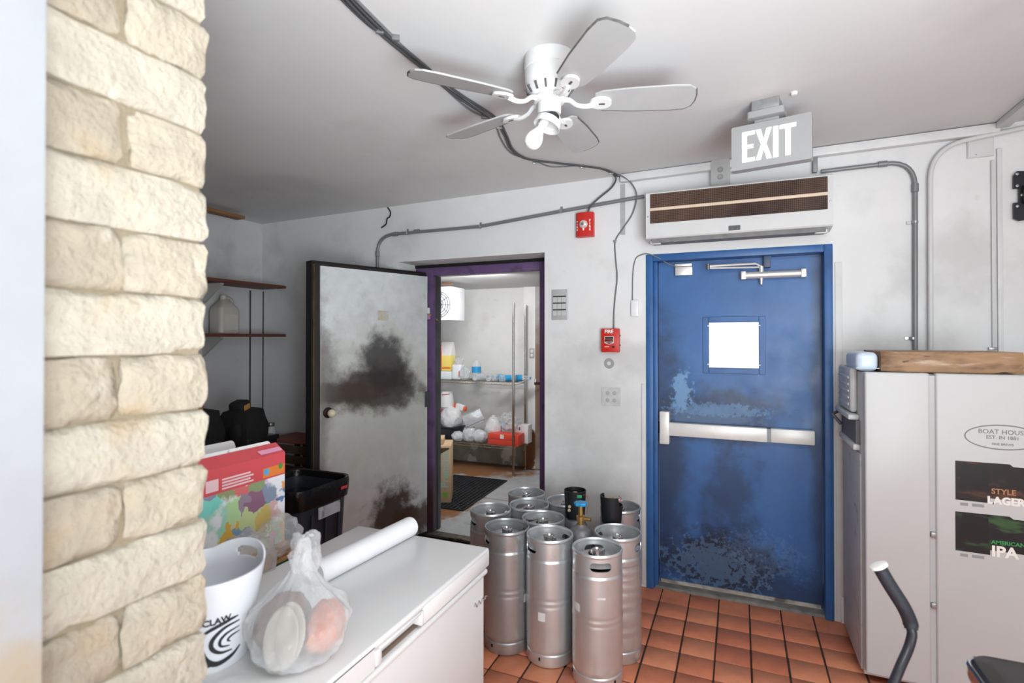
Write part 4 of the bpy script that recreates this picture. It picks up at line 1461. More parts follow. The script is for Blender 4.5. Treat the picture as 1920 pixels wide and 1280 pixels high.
# intercom keypad
P0 = pt(1049.5, 571, Y=YW)
w, h = wsize(1035, 543, 1064, 599)
F = frame_at(P0, (0, -1, 0))
kp_ = thing('wall_keypad', 'grey wall switch plate with rows of small square buttons', 'switch', tuple(P0))
m_plate = M('grey_plate', (178, 178, 178), rough=.5)
obj('plate', bxo(-w / 2, w / 2, -h / 2, h / 2, 0, .008, bev=.002, mat=F), m_plate, kp_)
for r_ in range(3):
    for c_ in range(3):
        x = (c_ - 1) * w * .28
        y = h * .16 - r_ * h * .22
        obj('button', bxo(x - w * .12, x + w * .12, y - h * .088, y + h * .088, .008, .013, bev=.001, seg=1, mat=F), M('button_grey', (196, 196, 195), rough=.5), kp_)
for r_ in range(3):
    y = h * .27 - r_ * h * .22
    obj('button_slot', bxo(-w * .42, w * .42, y - .004, y + .004, .008, .0086, mat=F), M('slot_dark', (60, 60, 62), rough=.6), kp_, smooth=False)
# painted over blank plate and adhesive ring
P0 = pt(1146, 743, Y=YW)
w, h = wsize(1129, 725, 1164, 761)
F = frame_at(P0, (0, -1, 0))
t = thing('blank_plate', 'square painted-over blank cover plate low on the wall between the doors', 'plate', tuple(P0))
obj('plate', bxo(-w / 2, w / 2, -h / 2, h / 2, 0, .004, bev=.001, seg=1, mat=F), M('painted_plate', (196, 196, 195), rough=.6, var=.1, vs=30), t)
for x, y in ((-.022, .022), (.022, .022), (-.022, -.024), (.022, -.024)):
    obj('plate_dimple', lto([(0, .0022), (.011, .0016), (.013, 0)], 12, F @ Matrix.Translation((x, y, .0038))), M('dimple', (170, 170, 170), rough=.6), t)
P0 = pt(1142, 681, Y=YW)
F = frame_at(P0, (0, -1, 0))
tag(obj('adhesive_ring', lto([(.013, .0), (.013, .003), (.030, .003), (.033, 0)], 22, F), M('adhesive_grey', (158, 158, 157), rough=.8)), 'grey adhesive ring left on the wall under the red pull box', 'mark')
hole_pts = ((1166, 622), (1166, 648), (1168, 669), (1168, 691), (727, 397), (1616, 333), (1625, 330), (1631, 336), (609, 438), (672, 452), (618, 475), (1830, 400))
for i, (x, y) in enumerate(hole_pts):
    pass
# magnetic contact with wire, left of the blue door
P0 = pt(1191, 578, Y=YW)
w, h = wsize(1184, 563, 1198, 593)
F = frame_at(P0, (0, -1, 0))
t = thing('door_sensor', 'small white door sensor on the wall left of the blue door', 'sensor', tuple(P0))
obj('sensor_case', bxo(-w / 2, w / 2, -h / 2, h / 2, 0, .02, bev=.004, mat=F), m_white, t)
wp = [pt(1186, 565, Y=YW - .012), pt(1186, 545, Y=YW - .006), pt(1187, 510, Y=YW - .006), pt(1192, 485, Y=YW - .006), pt(1204, 477, Y=YW - .008), pt(1216, 476, Y=YW - .018), pt(1236, 484, Y=YW - .014), pt(1252, 494, Y=YW + .02), pt(1266, 499, Y=YW + .04)]
m_wire = M('grey_wire', (120, 120, 122), rough=.5)
obj('sensor_wire', tbo(wp, .0035, 6, smooth=5), m_wire, t)

# ---------------------------------------------------------------- conduits
m_emt = M('painted_conduit', (128, 129, 131), rough=.42, metal=.25, var=.06, vs=7)
m_emtw = M('white_conduit', (206, 206, 206), rough=.45, var=.04)
m_zinc = M('zinc_strap', (170, 170, 170), rough=.35, metal=.7)


def conduit(pix, label, mat, rad, off, straps=(), collars=(), clusters=6):
    P = [pt(x, y, Y=YW - off) for x, y in pix]
    mid = sum(P, Vector()) / len(P)
    t = thing('electrical_conduit', label, 'conduit', (mid.x, YW, mid.z), group=None)
    obj('pipe', tbo(P, rad, 12), mat, t, ang=60)
    for (x, y, d) in straps:
        c = pt(x, y, Y=YW - off)
        bm = nb()
        if d == 'h':
            lathe(bm, [(rad + .0005, -.008), (rad + .002, -.006), (rad + .002, .006), (rad + .0005, .008)], 12, Matrix.Translation(c) @ Matrix.Rotation(R(90), 4, 'Y'))
            box(bm, c.x - .008, c.x + .008, YW - .006, YW, c.z + rad - .002, c.z + rad + .022, bev=.001, seg=1)
        else:
            lathe(bm, [(rad + .0005, -.008), (rad + .002, -.006), (rad + .002, .006), (rad + .0005, .008)], 12, Matrix.Translation(c))
            box(bm, c.x - rad - .022, c.x - rad + .002, YW - .006, YW, c.z - .008, c.z + .008, bev=.001, seg=1)
        obj('pipe_strap', bm, m_zinc, t)
    for (x, y, d) in collars:
        c = pt(x, y, Y=YW - off)
        mt = Matrix.Translation(c) @ (Matrix.Rotation(R(90), 4, 'Y') if d == 'h' else Matrix.Identity(4))
        obj('pipe_coupling', lto([(rad, -.022), (rad + .004, -.02), (rad + .004, .02), (rad, .022)], 14, mt), mat, t)
    return t


def arc(p, q, c, n=7):
    """Quadratic bend between pixel points p and q through control c."""
    return [((1 - f) ** 2 * p[0] + 2 * f * (1 - f) * c[0] + f * f * q[0], (1 - f) ** 2 * p[1] + 2 * f * (1 - f) * c[1] + f * f * q[1]) for f in [i / n for i in range(n + 1)]]


conduit([(708, 560), (708, 478)] + arc((708, 474), (738, 439), (708, 443)) + [(900, 424.5), (1052, 396), (1208, 368)],
        'grey conduit bending down behind the open metal door and running to the air curtain', m_emt, .0115, .016,
        straps=((763, 437, 'h'), (900, 425, 'h'), (1052, 396, 'h')), collars=((708, 476, 'v'), (741, 439, 'h'), (782, 434, 'h')))
conduit([(1540, 321.5), (1652, 308)] + arc((1660, 307), (1716, 346), (1713, 300)) + [(1716, 480), (1716, 664)],
        'grey conduit bending down the wall to the right of the blue door', m_emt, .0115, .016,
        straps=((1716, 416, 'v'), (1711.5, 634, 'v')), collars=((1655, 307.5, 'h'), (1716, 352, 'v')))
conduit([(1745, 680), (1744, 340)] + arc((1744, 334), (1806, 264), (1746, 280)) + [(1866, 251), (1960, 231)],
        'white painted conduit curving up to the junction box at the right', m_emtw, .0115, .026, collars=())
# junction box
P0 = pt(1837, 275, Y=YW)
w, h = wsize(1812, 258, 1862, 293)
F = frame_at(P0, (0, -1, 0))
t = thing('junction_box', 'white painted square junction box at the top right of the wall', 'junction box', tuple(P0))
obj('box_body', bxo(-w / 2, w / 2, -h / 2, h / 2, 0, .012, bev=.002, mat=F), m_emtw, t)
obj('box_cover', bxo(-w / 2 + .004, w / 2 - .004, -h / 2 + .004, h / 2 - .004, .012, .0145, bev=.001, seg=1, mat=F), m_emtw, t)
obj('cover_screw', lto([(0, .002), (.004, .001), (.004, 0)], 8, F @ Matrix.Translation((-.02, -h / 2 + .012, .0145))), m_zinc, t)
# thin surface raceway at right
rc_ = [pt(1861, 300, Y=YW - .008), pt(1861, 652, Y=YW - .008)]
t = thing('cable_raceway', 'thin white vertical raceway ending above the white fridge', 'raceway', (rc_[0].x, YW, 1.6))
obj('raceway_body', bxo(rc_[0].x - .007, rc_[0].x + .007, YW - .014, YW, rc_[1].z, rc_[0].z, bev=.003), m_emtw, t)
obj('raceway_foot', bxo(rc_[0].x - .022, rc_[0].x + .010, YW - .016, YW, rc_[1].z - .012, rc_[1].z + .004, bev=.003), m_zinc, t)
# conduit fitting over the air curtain
P0 = pt(1351, 328, Y=YW)
F = frame_at(P0, (0, -1, 0))
w, h = wsize(1334, 314, 1370, 344)
t = thing('outlet_box', 'grey metal box above the air curtain with two round knockouts', 'outlet', tuple(P0))
obj('box_body', pro(rrect(w, h * 1.5, .02), .05, F), m_plate, t)
for y in (.018, -.024):
    obj('knockout', lto([(.006, .004), (.014, .004), (.016, 0)], 16, F @ Matrix.Translation((.0, y, .05))), m_zinc, t)
obj('flex_cable', tbo([pt(1372, 325, Y=YW - .03), pt(1395, 318, Y=YW - .03), pt(1440, 308, Y=YW - .03), pt(1508, 298, Y=YW - .04)], .006, 8, smooth=4), m_emt, t)
pz = pt(1527, 300, Y=YW)
tag(obj('pipe_clamp', bxo(pz.x - .012, pz.x + .012, YW - .03, YW, pz.z - .075, pz.z + .07, bev=.004), m_emt), 'grey metal strut clamp above the right end of the air curtain', 'clamp')
# torn grey tape strip on wall above pull station
pz0, pz1 = pt(1168, 345, Y=YW), pt(1168, 440, Y=YW)
tag(obj('tape_strip', bxo(pz0.x - .017, pz0.x + .014, YW - .0015, YW, pz1.z, pz0.z), M('grey_tape', (172, 172, 172), rough=.7, var=.08, vs=30), smooth=False), 'grey vertical tape strip on the wall left of the air curtain', 'tape')
# broken wires sprouting from the wall above the metal door
tag(obj('broken_wire', tbo([pt(727, 389, Y=YW - .01), pt(732, 397, Y=YW - .03), pt(731, 406, Y=YW - .03), pt(726, 410, Y=YW - .03), pt(724, 420, Y=YW - .02), pt(715, 427, Y=YW - .03)], .005, 6, smooth=5), M('wire_black', (34, 34, 36), rough=.5)), 'short black wire stub hanging from the wall above the metal door', 'wire')

# cable bundle across the ceiling
m_cab = M('black_cable', (74, 74, 76), rough=.5)
m_cab2 = M('dark_grey_cable', (112, 112, 114), rough=.5)
cb = thing('cable_bundle', 'bundle of black cables clipped across the ceiling past the fan', 'cable', tuple(pc(905, 215)))


def croute(pix, r, drop, mat, nm='cable', sm=6):
    obj(nm, tbo([pc(x, y, drop + r) for x, y in pix], r, 8, smooth=sm), mat, cb, ang=70)


main = [(300, -380), (480, -180), (620, -40), (652, 2), (712, 62), (780, 118), (850, 176), (925, 226), (945, 252), (958, 280), (985, 297), (1030, 304), (1090, 311), (1130, 317), (1158, 330)]
croute(main, .0062, .002, m_cab)
croute([(x + 5, y - 5 if x < 930 else y + 1) for x, y in main], .0050, .004, m_cab)
croute([(315, -380), (494, -180), (632, -40), (672, 4), (730, 62), (760, 92), (800, 126), (850, 168), (905, 210), (925, 222)], .0050, .001, m_cab2)
croute([(822, 152), (850, 180), (885, 208), (915, 222), (928, 230), (940, 262), (960, 288), (1000, 300), (1030, 312), (1060, 312), (1095, 309)], .0040, .001, m_cab2)
croute([(292, -380), (470, -180), (610, -40), (640, -2), (690, 46), (712, 60)], .0045, .001, m_cab)
for (x, y) in ((712, 55), (742, 68), (908, 217), (936, 236), (1003, 303), (1092, 311), (1146, 322)):
    c = pc(x, y, .004)
    obj('cable_clip', bxo(-.013, .013, -.006, .006, -.014, .006, bev=.002, mat=Matrix.Translation(c) @ Matrix.Rotation(R(35), 4, 'Z')), m_zinc if x > 930 else m_cab2, cb)
end1 = [pc(1150, 326, .01), pt(1155, 336, Y=YW - .05), pt(1146, 352, Y=YW - .03), pt(1122, 372, Y=YW - .03), pt(1107, 387, Y=YW - .04), pt(1101, 404, Y=YW - .03)]
obj('alarm_drop', tbo(end1, .0055, 8, smooth=6), m_cab, cb, ang=70)
end2 = [pc(1158, 328, .01), pt(1168, 331, Y=YW - .05), pt(1185, 345, Y=YW - .035), pt(1194, 368, Y=YW - .03), pt(1186, 400, Y=YW - .012), pt(1168, 428, Y=YW - .008), pt(1154, 451, Y=YW - .008), pt(1154, 480, Y=YW - .008), pt(1157, 520, Y=YW - .008), pt(1153, 560, Y=YW - .008), pt(1151, 590, Y=YW - .008), pt(1151, 617, Y=YW - .02)]
obj('pull_box_drop', tbo(end2, .0042, 8, smooth=6), m_cab2, cb, ang=70)
for (x, y) in ((1154, 452),):
    c = pt(x, y, Y=YW - .008)
    obj('cable_clip', bxo(c.x - .012, c.x + .010, YW - .014, YW, c.z - .006, c.z + .006, bev=.002), m_zinc, cb)

# ---------------------------------------------------------------- air curtain over the exit door
AY = YW - .17
ax0, ax1 = pt(1211, 400, Y=AY).x, pt(1562, 380, Y=AY).x
az1 = (pt(1212, 364, Y=AY).z + pt(1562, 322, Y=AY).z) / 2
az0 = (pt(1215, 449, Y=AY).z + pt(1562, 430, Y=AY).z) / 2
ac = thing('air_curtain', 'white air curtain unit with brown perforated grilles over the blue door', 'air curtain', ((ax0 + ax1) / 2, YW, az0))
m_acw = M('air_curtain_white', (206, 206, 206), rough=.35, var=.03)
to_x = lambda x: Matrix.Translation((x, 0, 0)) @ Matrix(((0, 0, 1, 0), (1, 0, 0, 0), (0, 1, 0, 0), (0, 0, 0, 1)))
obj('housing', pro([(YW, az0 + .015), (YW - .05, az0), (AY + .006, az0 + .012), (AY, az0 + .02), (AY, az1 - .006), (AY + .006, az1), (YW, az1 + .012)], ax1 - ax0, to_x(ax0)), m_acw, ac, smooth=False)
obj('outlet_slot', bxo(ax0 + .03, ax1 - .03, AY + .02, YW - .06, az0 - .012, az0 + .012), M('slot_grey', (120, 120, 120), rough=.6, var=.2, vs=14), ac, smooth=False)


def m_perf():
    m = M('perforated_grille', (74, 54, 42), rough=.6, metal=.2, var=.25, vs=3, layers=(('noise', (34, 20, 18), 1.6, .45, .65, .9),))
    N, L = m.node_tree.nodes, m.node_tree.links
    b = N['Principled BSDF']
    src = b.inputs['Base Color'].links[0].from_socket
    tc = N.new('ShaderNodeTexCoord')
    mp = N.new('ShaderNodeMapping')
    mp.inputs['Scale'].default_value = (1 / .0095, 0, 1 / .0095)
    L.new(tc.outputs['Object'], mp.inputs['Vector'])
    sp = N.new('ShaderNodeVectorMath'); sp.operation = 'FRACTION'
    L.new(mp.outputs[0], sp.inputs[0])
    sb = N.new('ShaderNodeVectorMath'); sb.operation = 'SUBTRACT'
    sb.inputs[1].default_value = (.5, 0, .5)
    L.new(sp.outputs[0], sb.inputs[0])
    ln = N.new('ShaderNodeVectorMath'); ln.operation = 'LENGTH'
    L.new(sb.outputs[0], ln.inputs[0])
    mr = N.new('ShaderNodeMapRange')
    for k, x in zip(('From Min', 'From Max', 'To Min', 'To Max'), (.28, .40, .30, 1.9)):
        mr.inputs[k].default_value = x
    L.new(ln.outputs['Value'], mr.inputs['Value'])
    mx = N.new('ShaderNodeMix'); mx.data_type = 'RGBA'; mx.blend_type = 'MULTIPLY'
    mx.inputs['Factor'].default_value = 1
    L.new(src, mx.inputs[6]); L.new(mr.outputs[0], mx.inputs[7])
    L.new(mx.outputs[2], b.inputs['Base Color'])
    return m


mp_ = m_perf()
gx0, gx1 = pt(1219, 400, Y=AY).x, pt(1552, 380, Y=AY).x
gz1, gz0 = az1 - .012, pt(1219, 420, Y=AY).z
gz0 = (pt(1221, 420, Y=AY).z + pt(1551, 391, Y=AY).z) / 2
zm = (pt(1221, 394, Y=AY).z + pt(1551, 362, Y=AY).z) / 2
for (z0, z1) in ((zm + .009, gz1), (gz0, zm - .008)):
    g = obj('intake_grille', bxo(gx0, gx1, AY - .002, AY + .004, z0, z1), mp_, ac, smooth=False)
obj('grille_divider', bxo(gx0, gx1, AY - .004, AY, zm - .008, zm + .009, bev=.002), M('cream_divider', (222, 200, 178), rough=.5), ac)
b0 = pt(1377, 427, Y=AY)
obj('maker_plate', bxo(b0.x - .03, b0.x + .03, AY - .003, AY, b0.z - .013, b0.z + .013, bev=.001, seg=1), M('plate_dark', (92, 92, 92), rough=.35, metal=.6, var=.3, vs=60), ac)
for x in (ax0 + .012, ax1 - .012):
    obj('housing_screw', lto([(0, .003), (.004, .002), (.005, 0)], 8, Matrix.Translation((x, AY, (az0 + az1) / 2)) @ Matrix.Rotation(R(90), 4, 'X')), m_zinc, ac)
for x in (ax0 + .05, ax1 - .05):
    obj('vane_pivot', bxo(x - .03, x + .03, AY + .03, AY + .06, az0 - .018, az0 + .004, bev=.004), m_acw, ac)

# ---------------------------------------------------------------- exit sign
ez = pc(1438, 192)
es = thing('exit_sign', 'white ceiling-hung EXIT sign in front of the air curtain', 'sign', tuple(ez), R(-11))
sc = ptd(1441.5, 262.5, 2.29)
loc = ROOTM[es.name].inverted() @ sc
SW, SH = .318, .196
m_sign = M('sign_plastic', (158, 158, 158), rough=.4)
obj('ceiling_box', bxo(-.055, .055, -.05, .05, -.045, 0, bev=.003), M('ceiling_box_grey', (150, 150, 150), rough=.5, metal=.3, var=.2, vs=20), es, world=False)
obj('canopy', pro([(x, y) for x, y in rrect(.148, .11, .012)], .028, Matrix.Translation((0, 0, -.075))), m_sign, es, world=False)
obj('stem', bxo(-.05, .05, -.014, .014, loc.z + SH / 2 - .005, -.07, bev=.004), m_sign, es, world=False)
ly = 0.0
bm = nb()
prism(bm, rrect(SW, SH, .008), .05, Matrix.Translation((loc.x, ly + .025, loc.z)) @ Matrix.Rotation(R(90), 4, 'X'))
obj('sign_case', bm, m_sign, es, world=False)
m_glow = M('lit_letters', (255, 255, 255), rough=.4, emit=1.5)
ltm = nb()
hh, sk = .067, .0165
for poly in ([(-.110, -hh), (-.058, -hh), (-.058, -hh + sk), (-.110 + sk + .003, -hh + sk), (-.110 + sk + .003, -.0085), (-.064, -.0085), (-.064, .008), (-.110 + sk + .003, .008), (-.110 + sk + .003, hh - sk), (-.058, hh - sk), (-.058, hh), (-.110, hh)],
             [(-.054, hh), (-.034, hh), (-.022, .018), (-.010, hh), (.010, hh), (-.0115, 0), (.010, -hh), (-.010, -hh), (-.022, -.018), (-.034, -hh), (-.054, -hh), (-.0325, 0)],
             [(.016, -hh), (.036, -hh), (.036, hh), (.016, hh)],
             [(.042, hh), (.042, hh - sk), (.0635, hh - sk), (.0635, -hh), (.083, -hh), (.083, hh - sk), (.1045, hh - sk), (.1045, hh)]):
    prism(ltm, poly, .0015)
ltm.transform(Matrix.Translation((loc.x - .004, ly - .0255, loc.z)) @ Matrix.Rotation(R(90), 4, 'X'))
obj('exit_lettering', ltm, m_glow, es, world=False, smooth=False)
p = pc(1489, 173)
t = thing('sprinkler_head', 'tiny white ceiling stud to the right of the exit sign box', 'stud', tuple(p))
obj('stud', lto([(0, -.014), (.012, -.012), (.014, 0)], 12), m_white, t, world=False)

# ---------------------------------------------------------------- ceiling fan
fcx = RIGHT * .136 + FH * 1.94
fz_ = ceil_z(fcx.x)
fan = thing('ceiling_fan', 'white five-blade ceiling fan with dusty blade edges and one bare bulb', 'ceiling fan', (fcx.x, fcx.y, fz_), CYAW)
m_fan = M('fan_white', (218, 218, 218), rough=.25)
obj('motor_canopy', lto([(.088, .004), (.091, -.004), (.091, -.05), (.089, -.052), (.089, -.056), (.090, -.058), (.088, -.095), (.080, -.125), (.068, -.142), (.060, -.146), (0, -.146)], 40), m_fan, fan, world=False)
slots = nb()
for k in range(14):
    a = 2 * math.pi * k / 14
    m_ = Matrix.Rotation(a, 4, 'Z') @ Matrix.Translation((.0775, 0, -.128)) @ Matrix.Rotation(R(35), 4, 'Y')
    box(slots, -.002, .006, -.003, .003, -.014, .014, mat=m_)
obj('vent_slots', slots, M('vent_dark', (84, 84, 84), rough=.7), fan, world=False, smooth=False)
HBZ = -.158
obj('flywheel', lto([(0, -.146), (.052, -.147), (.056, -.152), (.056, -.166), (.050, -.170), (0, -.170)], 32), m_fan, fan, world=False)
obj('switch_housing', lto([(.040, -.168), (.043, -.172), (.043, -.205), (.040, -.212), (0, -.212)], 28), m_fan, fan, world=False)
m_blade = M('fan_blade_white', (172, 172, 172), rough=.5, var=.05, vs=6, layers=(('noise', (140, 140, 139), 10, .55, .78, .3),))
m_dust = M('blade_dust', (96, 94, 92), rough=.95, var=.3, vs=40)
for k in range(5):
    a = R(-5.5 + 72 * k + (0, 0, 0, -5, 6)[k])
    A = Matrix.Rotation(a, 4, 'Z')
    pitch = Matrix.Rotation(R(-13), 4, 'X')     # near edge (−y) up on the right-hand blade
    bz = HBZ - .012
    pl = [(.165, -.038), (.19, -.052), (.30, -.062), (.44, -.066), (.49, -.062), (.512, -.045), (.520, -.012), (.520, .02), (.512, .046), (.49, .062), (.44, .066), (.30, .062), (.19, .052), (.165, .038)]
    bm = nb()
    MB_ = A @ Matrix.Translation((0, 0, bz)) @ pitch
    prism(bm, pl, .006, MB_)
    bl = obj('fan_blade', bm, m_blade, fan, world=False, ang=30)
    bm = nb()
    ed = [MB_ @ Vector((x * 1.0, y, .003)) for x, y in pl]
    tube(bm, ed[5:13] if k == 0 else ed[1:8], .0038, 6)
    obj('dusty_edge', bm, m_dust, bl, world=False)
    bm = nb()
    tube(bm, [A @ Vector(q) for q in ((.050, 0, HBZ), (.075, 0, HBZ - .004), (.10, 0, HBZ - .022), (.135, 0, HBZ - .028), (.165, 0, HBZ - .020))], lambda f: .011 - .003 * math.sin(math.pi * f), 8, smooth=4)
    out = [(.185 + .040 * math.cos(q), .030 * math.sin(q)) for q in [2 * math.pi * i / 20 for i in range(20)]]
    prism(bm, out, .010, MB_ @ Matrix.Translation((0, 0, -.011)))
    ir = obj('blade_iron', bm, m_fan, fan, world=False, ang=40)
    obj('iron_slot', pro(rrect(.022, .008, .003, 2, .19, 0), .002, MB_ @ Matrix.Translation((0, 0, -.0125))), M('vent_dark', (84, 84, 84), rough=.7), ir, world=False)
# tilted light fitter hanging open
TL = Matrix.Translation((.004, -.004, -.222)) @ Matrix.Rotation(R(22), 4, 'Y') @ Matrix.Rotation(R(-6), 4, 'X')
obj('wire_gap', lto([(.030, .012), (.030, -.01)], 20, TL), M('gap_dark', (40, 40, 42), rough=.8), fan, world=False)
ft_ = obj('light_fitter', lto([(.0, -.006), (.040, -.008), (.046, -.014), (.050, -.040), (.048, -.040), (.043, -.018), (0, -.016)], 32, TL), m_fan, fan, world=False)
obj('bulb_socket', lto([(.014, -.016), (.017, -.020), (.017, -.046), (.015, -.050)], 18, TL @ Matrix.Translation((-.010, 0, 0)) @ Matrix.Rotation(R(8), 4, 'Y')), m_fan, ft_, world=False)
obj('light_bulb', lto([(.0135, -.045), (.0145, -.056), (.022, -.074), (.0295, -.090), (.0325, -.104), (.0315, -.117), (.025, -.130), (.013, -.137), (0, -.139)], 24, TL @ Matrix.Translation((-.010, 0, 0)) @ Matrix.Rotation(R(8), 4, 'Y')), M('frosted_bulb', (244, 243, 240), rough=.22, spec=.6), ft_, world=False)

# ---------------------------------------------------------------- white two-door cooler at right
GX0, GY0 = .513, 2.795
GZ = pt(1617, 697, Y=GY0).z
m_fr = M('fridge_white', (196, 196, 196), rough=.38, var=.03, vs=2.5, layers=(('noise', (200, 200, 200), 2.2, .55, .8, .3),))
gs = pt(1750, 900, Y=GY0).x
GX1 = GX0 + 1.15
fg = thing('white_refrigerator', 'tall white beer cooler with two doors and beer stickers at the right edge', 'refrigerator', ((GX0 + GX1) / 2, 3.02, 0))
obj('cabinet', bxo(GX0, GX1, GY0 + .05, 3.30, .02, GZ - .004, bev=.006), m_fr, fg)
obj('fridge_door', bxo(GX0, gs - .010, GY0, GY0 + .046, .05, GZ, bev=.009, seg=3), m_fr, fg)
dr2 = obj('fridge_door', bxo(gs + .010, GX1, GY0, GY0 + .046, .05, GZ, bev=.009, seg=3), m_fr, fg)
obj('door_groove', bxo(gs - .012, gs + .012, GY0 + .012, GY0 + .05, .05, GZ - .01), M('groove_grey', (186, 186, 187), rough=.5), fg, smooth=False)
for py in (1003, 1136):
    hz = pt(1752, py, Y=GY0)
    obj('hinge_pin', bxo(gs - .009, gs + .009, GY0 - .003, GY0 + .02, hz.z - .012, hz.z + .012, bev=.003), m_zinc, fg)
gy = GY0 - .0006


def fr_quad(pix, mat, name, lift=0.0, parent=None):
    bm = nb()
    bm.faces.new([bm.verts.new(pt(x, y, Y=gy - lift)) for x, y in pix])
    return obj(name, bm, mat, parent or fg, smooth=False)


FF = lambda px, py, l=0.0: frame_at(pt(px, py, Y=gy - l), (0, -1, 0))
m_gin = M('grey_ink', (130, 130, 132), rough=.6)
# oval badge
bm = nb()
oc = pt(1880, 820, Y=gy)
for (rx0, rz0, rx1, rz1) in ((.126, .052, .121, .047),):
    n = 64
    A_ = [bm.verts.new((oc.x + rx0 * math.cos(2 * math.pi * i / n), gy, oc.z + rz0 * math.sin(2 * math.pi * i / n))) for i in range(n)]
    B_ = [bm.verts.new((oc.x + rx1 * math.cos(2 * math.pi * i / n), gy, oc.z + rz1 * math.sin(2 * math.pi * i / n))) for i in range(n)]
    for i in range(n):
        bm.faces.new((A_[i], A_[(i + 1) % n], B_[(i + 1) % n], B_[i]))
ov = obj('oval_badge', bm, m_gin, fg, smooth=False)
for s, dz, sz in (('BOAT HOUSE', .021, .026), ('EST. IN 1881', -.002, .020), ('FINE BREWS', -.029, .013)):
    b = text_bm(s, sz, .0002, .0002, Matrix.Translation((oc.x, gy, oc.z + dz)) @ Matrix.Rotation(R(90), 4, 'X'))
    obj('badge_lettering', b, m_gin, ov, smooth=False)
# two beer stickers
m_lag = M('lager_print', (26, 20, 20), rough=.4, layers=(('noise', (96, 60, 40), 9, .52, .68, .85, (.7, 1, 2.2)), ('noise', (60, 30, 28), 5, .55, .7, .6)))
m_ipa = M('ipa_print', (22, 21, 27), rough=.4, layers=(('noise', (56, 92, 50), 9, .54, .68, .85, (.7, 1, 2.2)), ('noise', (44, 54, 66), 6, .55, .7, .6)))
sw = .32
for (y0, y1, mm, big, small, scol, nm) in ((863, 936, m_lag, 'LAGER', 'STYLE', (188, 130, 92), 'lager_sticker'), (958, 1031, m_ipa, 'IPA', 'AMERICAN', (60, 150, 84), 'ipa_sticker')):
    a = pt(1791, y0, Y=gy)
    b = pt(1791, y1, Y=gy)
    bm = nb()
    sh = a.z - b.z
    pl = [(a.x, b.z), (a.x + .115, b.z - .002), (a.x + .115, b.z + .018), (a.x + sw, b.z + .012), (a.x + sw, a.z - .012), (a.x + .19, a.z - .010), (a.x + .178, a.z), (a.x, a.z)]
    bm.faces.new([bm.verts.new((x, gy, z)) for x, z in pl])
    so = obj(nm, bm, mm, fg, smooth=False)
    bm = nb()
    bm.faces.new([bm.verts.new((x, gy - .0004, z)) for x, z in ((a.x + .012, b.z + .05), (a.x + .11, b.z + .045), (a.x + .11, a.z - .014), (a.x + .024, a.z - .006))])
    obj('black_panel', bm, M('sticker_black', (16, 16, 20), rough=.4), so, smooth=False)
    obj('style_lettering', text_bm(small, .030 if big == 'LAGER' else .022, .0003, .0006, Matrix.Translation((a.x + .118, gy - .0006, b.z + (.048 if big == 'LAGER' else .052))) @ Matrix.Rotation(R(90), 4, 'X'), align='LEFT'), M(nm + '_ink', scol, rough=.5), so, smooth=False)
    obj('beer_lettering', text_bm(big, .040 if big == 'LAGER' else .060, .0003, .0022, Matrix.Translation((a.x + (.105 if big == 'LAGER' else .118), gy - .0008, b.z + (.010 if big == 'LAGER' else .014))) @ Matrix.Rotation(R(90), 4, 'X'), align='LEFT'), m_wtxt, so, smooth=False)
    for dx, w in ((.016, .026), (.055, .04)):
        obj('small_print', bxo(a.x + dx, a.x + dx + w, gy - .0004, gy, b.z - .022, b.z - .010), M('small_print_grey', (150, 150, 152), rough=.6), so, smooth=False)
# louvred condenser cover bulging from the left side of the cooler
sv = nb()
m_lv = M('louvre_white', (206, 206, 206), rough=.35, var=.06, vs=12)
zt_, zm_, zb_ = GZ - .02, pt(1600, 780, X=GX0 - .04).z, pt(1600, 845, X=GX0 - .04).z
obj('side_cover', bxo(GX0 - .030, GX0, GY0 + .16, 3.28, zm_, GZ + .012, bev=.014, seg=3), m_lv, fg)
for i in range(9):
    z = zm_ + .03 + i * .032
    if z < GZ - .03:
        obj('louvre', bxo(GX0 - .036, GX0 - .026, GY0 + .19, 3.24, z, z + .012, bev=.003), m_lv, fg)
obj('cover_lip', bxo(GX0 - .046, GX0, GY0 + .12, 3.29, zm_ - .03, zm_ - .004, bev=.008), m_lv, fg)
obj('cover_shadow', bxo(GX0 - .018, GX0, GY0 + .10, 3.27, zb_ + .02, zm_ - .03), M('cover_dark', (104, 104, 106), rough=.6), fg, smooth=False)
obj('cover_lip', bxo(GX0 - .030, GX0, GY0 + .10, 3.27, zb_ - .01, zb_ + .02, bev=.008), m_lv, fg)
obj('side_bracket', tbo([(GX0 - .035, 3.25, zm_ - .03), (GX0 - .065, 3.23, zm_ - .045), (GX0 - .03, 3.2, zm_ - .09)], .009, 8), M('dull_steel', (120, 120, 122), rough=.45, metal=.8), fg)
obj('side_panel', bxo(GX0 - .008, GX0, GY0 + .07, 3.29, .03, zb_ - .02, bev=.002), M('side_grey', (186, 186, 186), rough=.45, var=.08, vs=5, layers=(('noise', (120, 118, 116), 7, .58, .72, .7, (1, 1, 2)),)), fg)
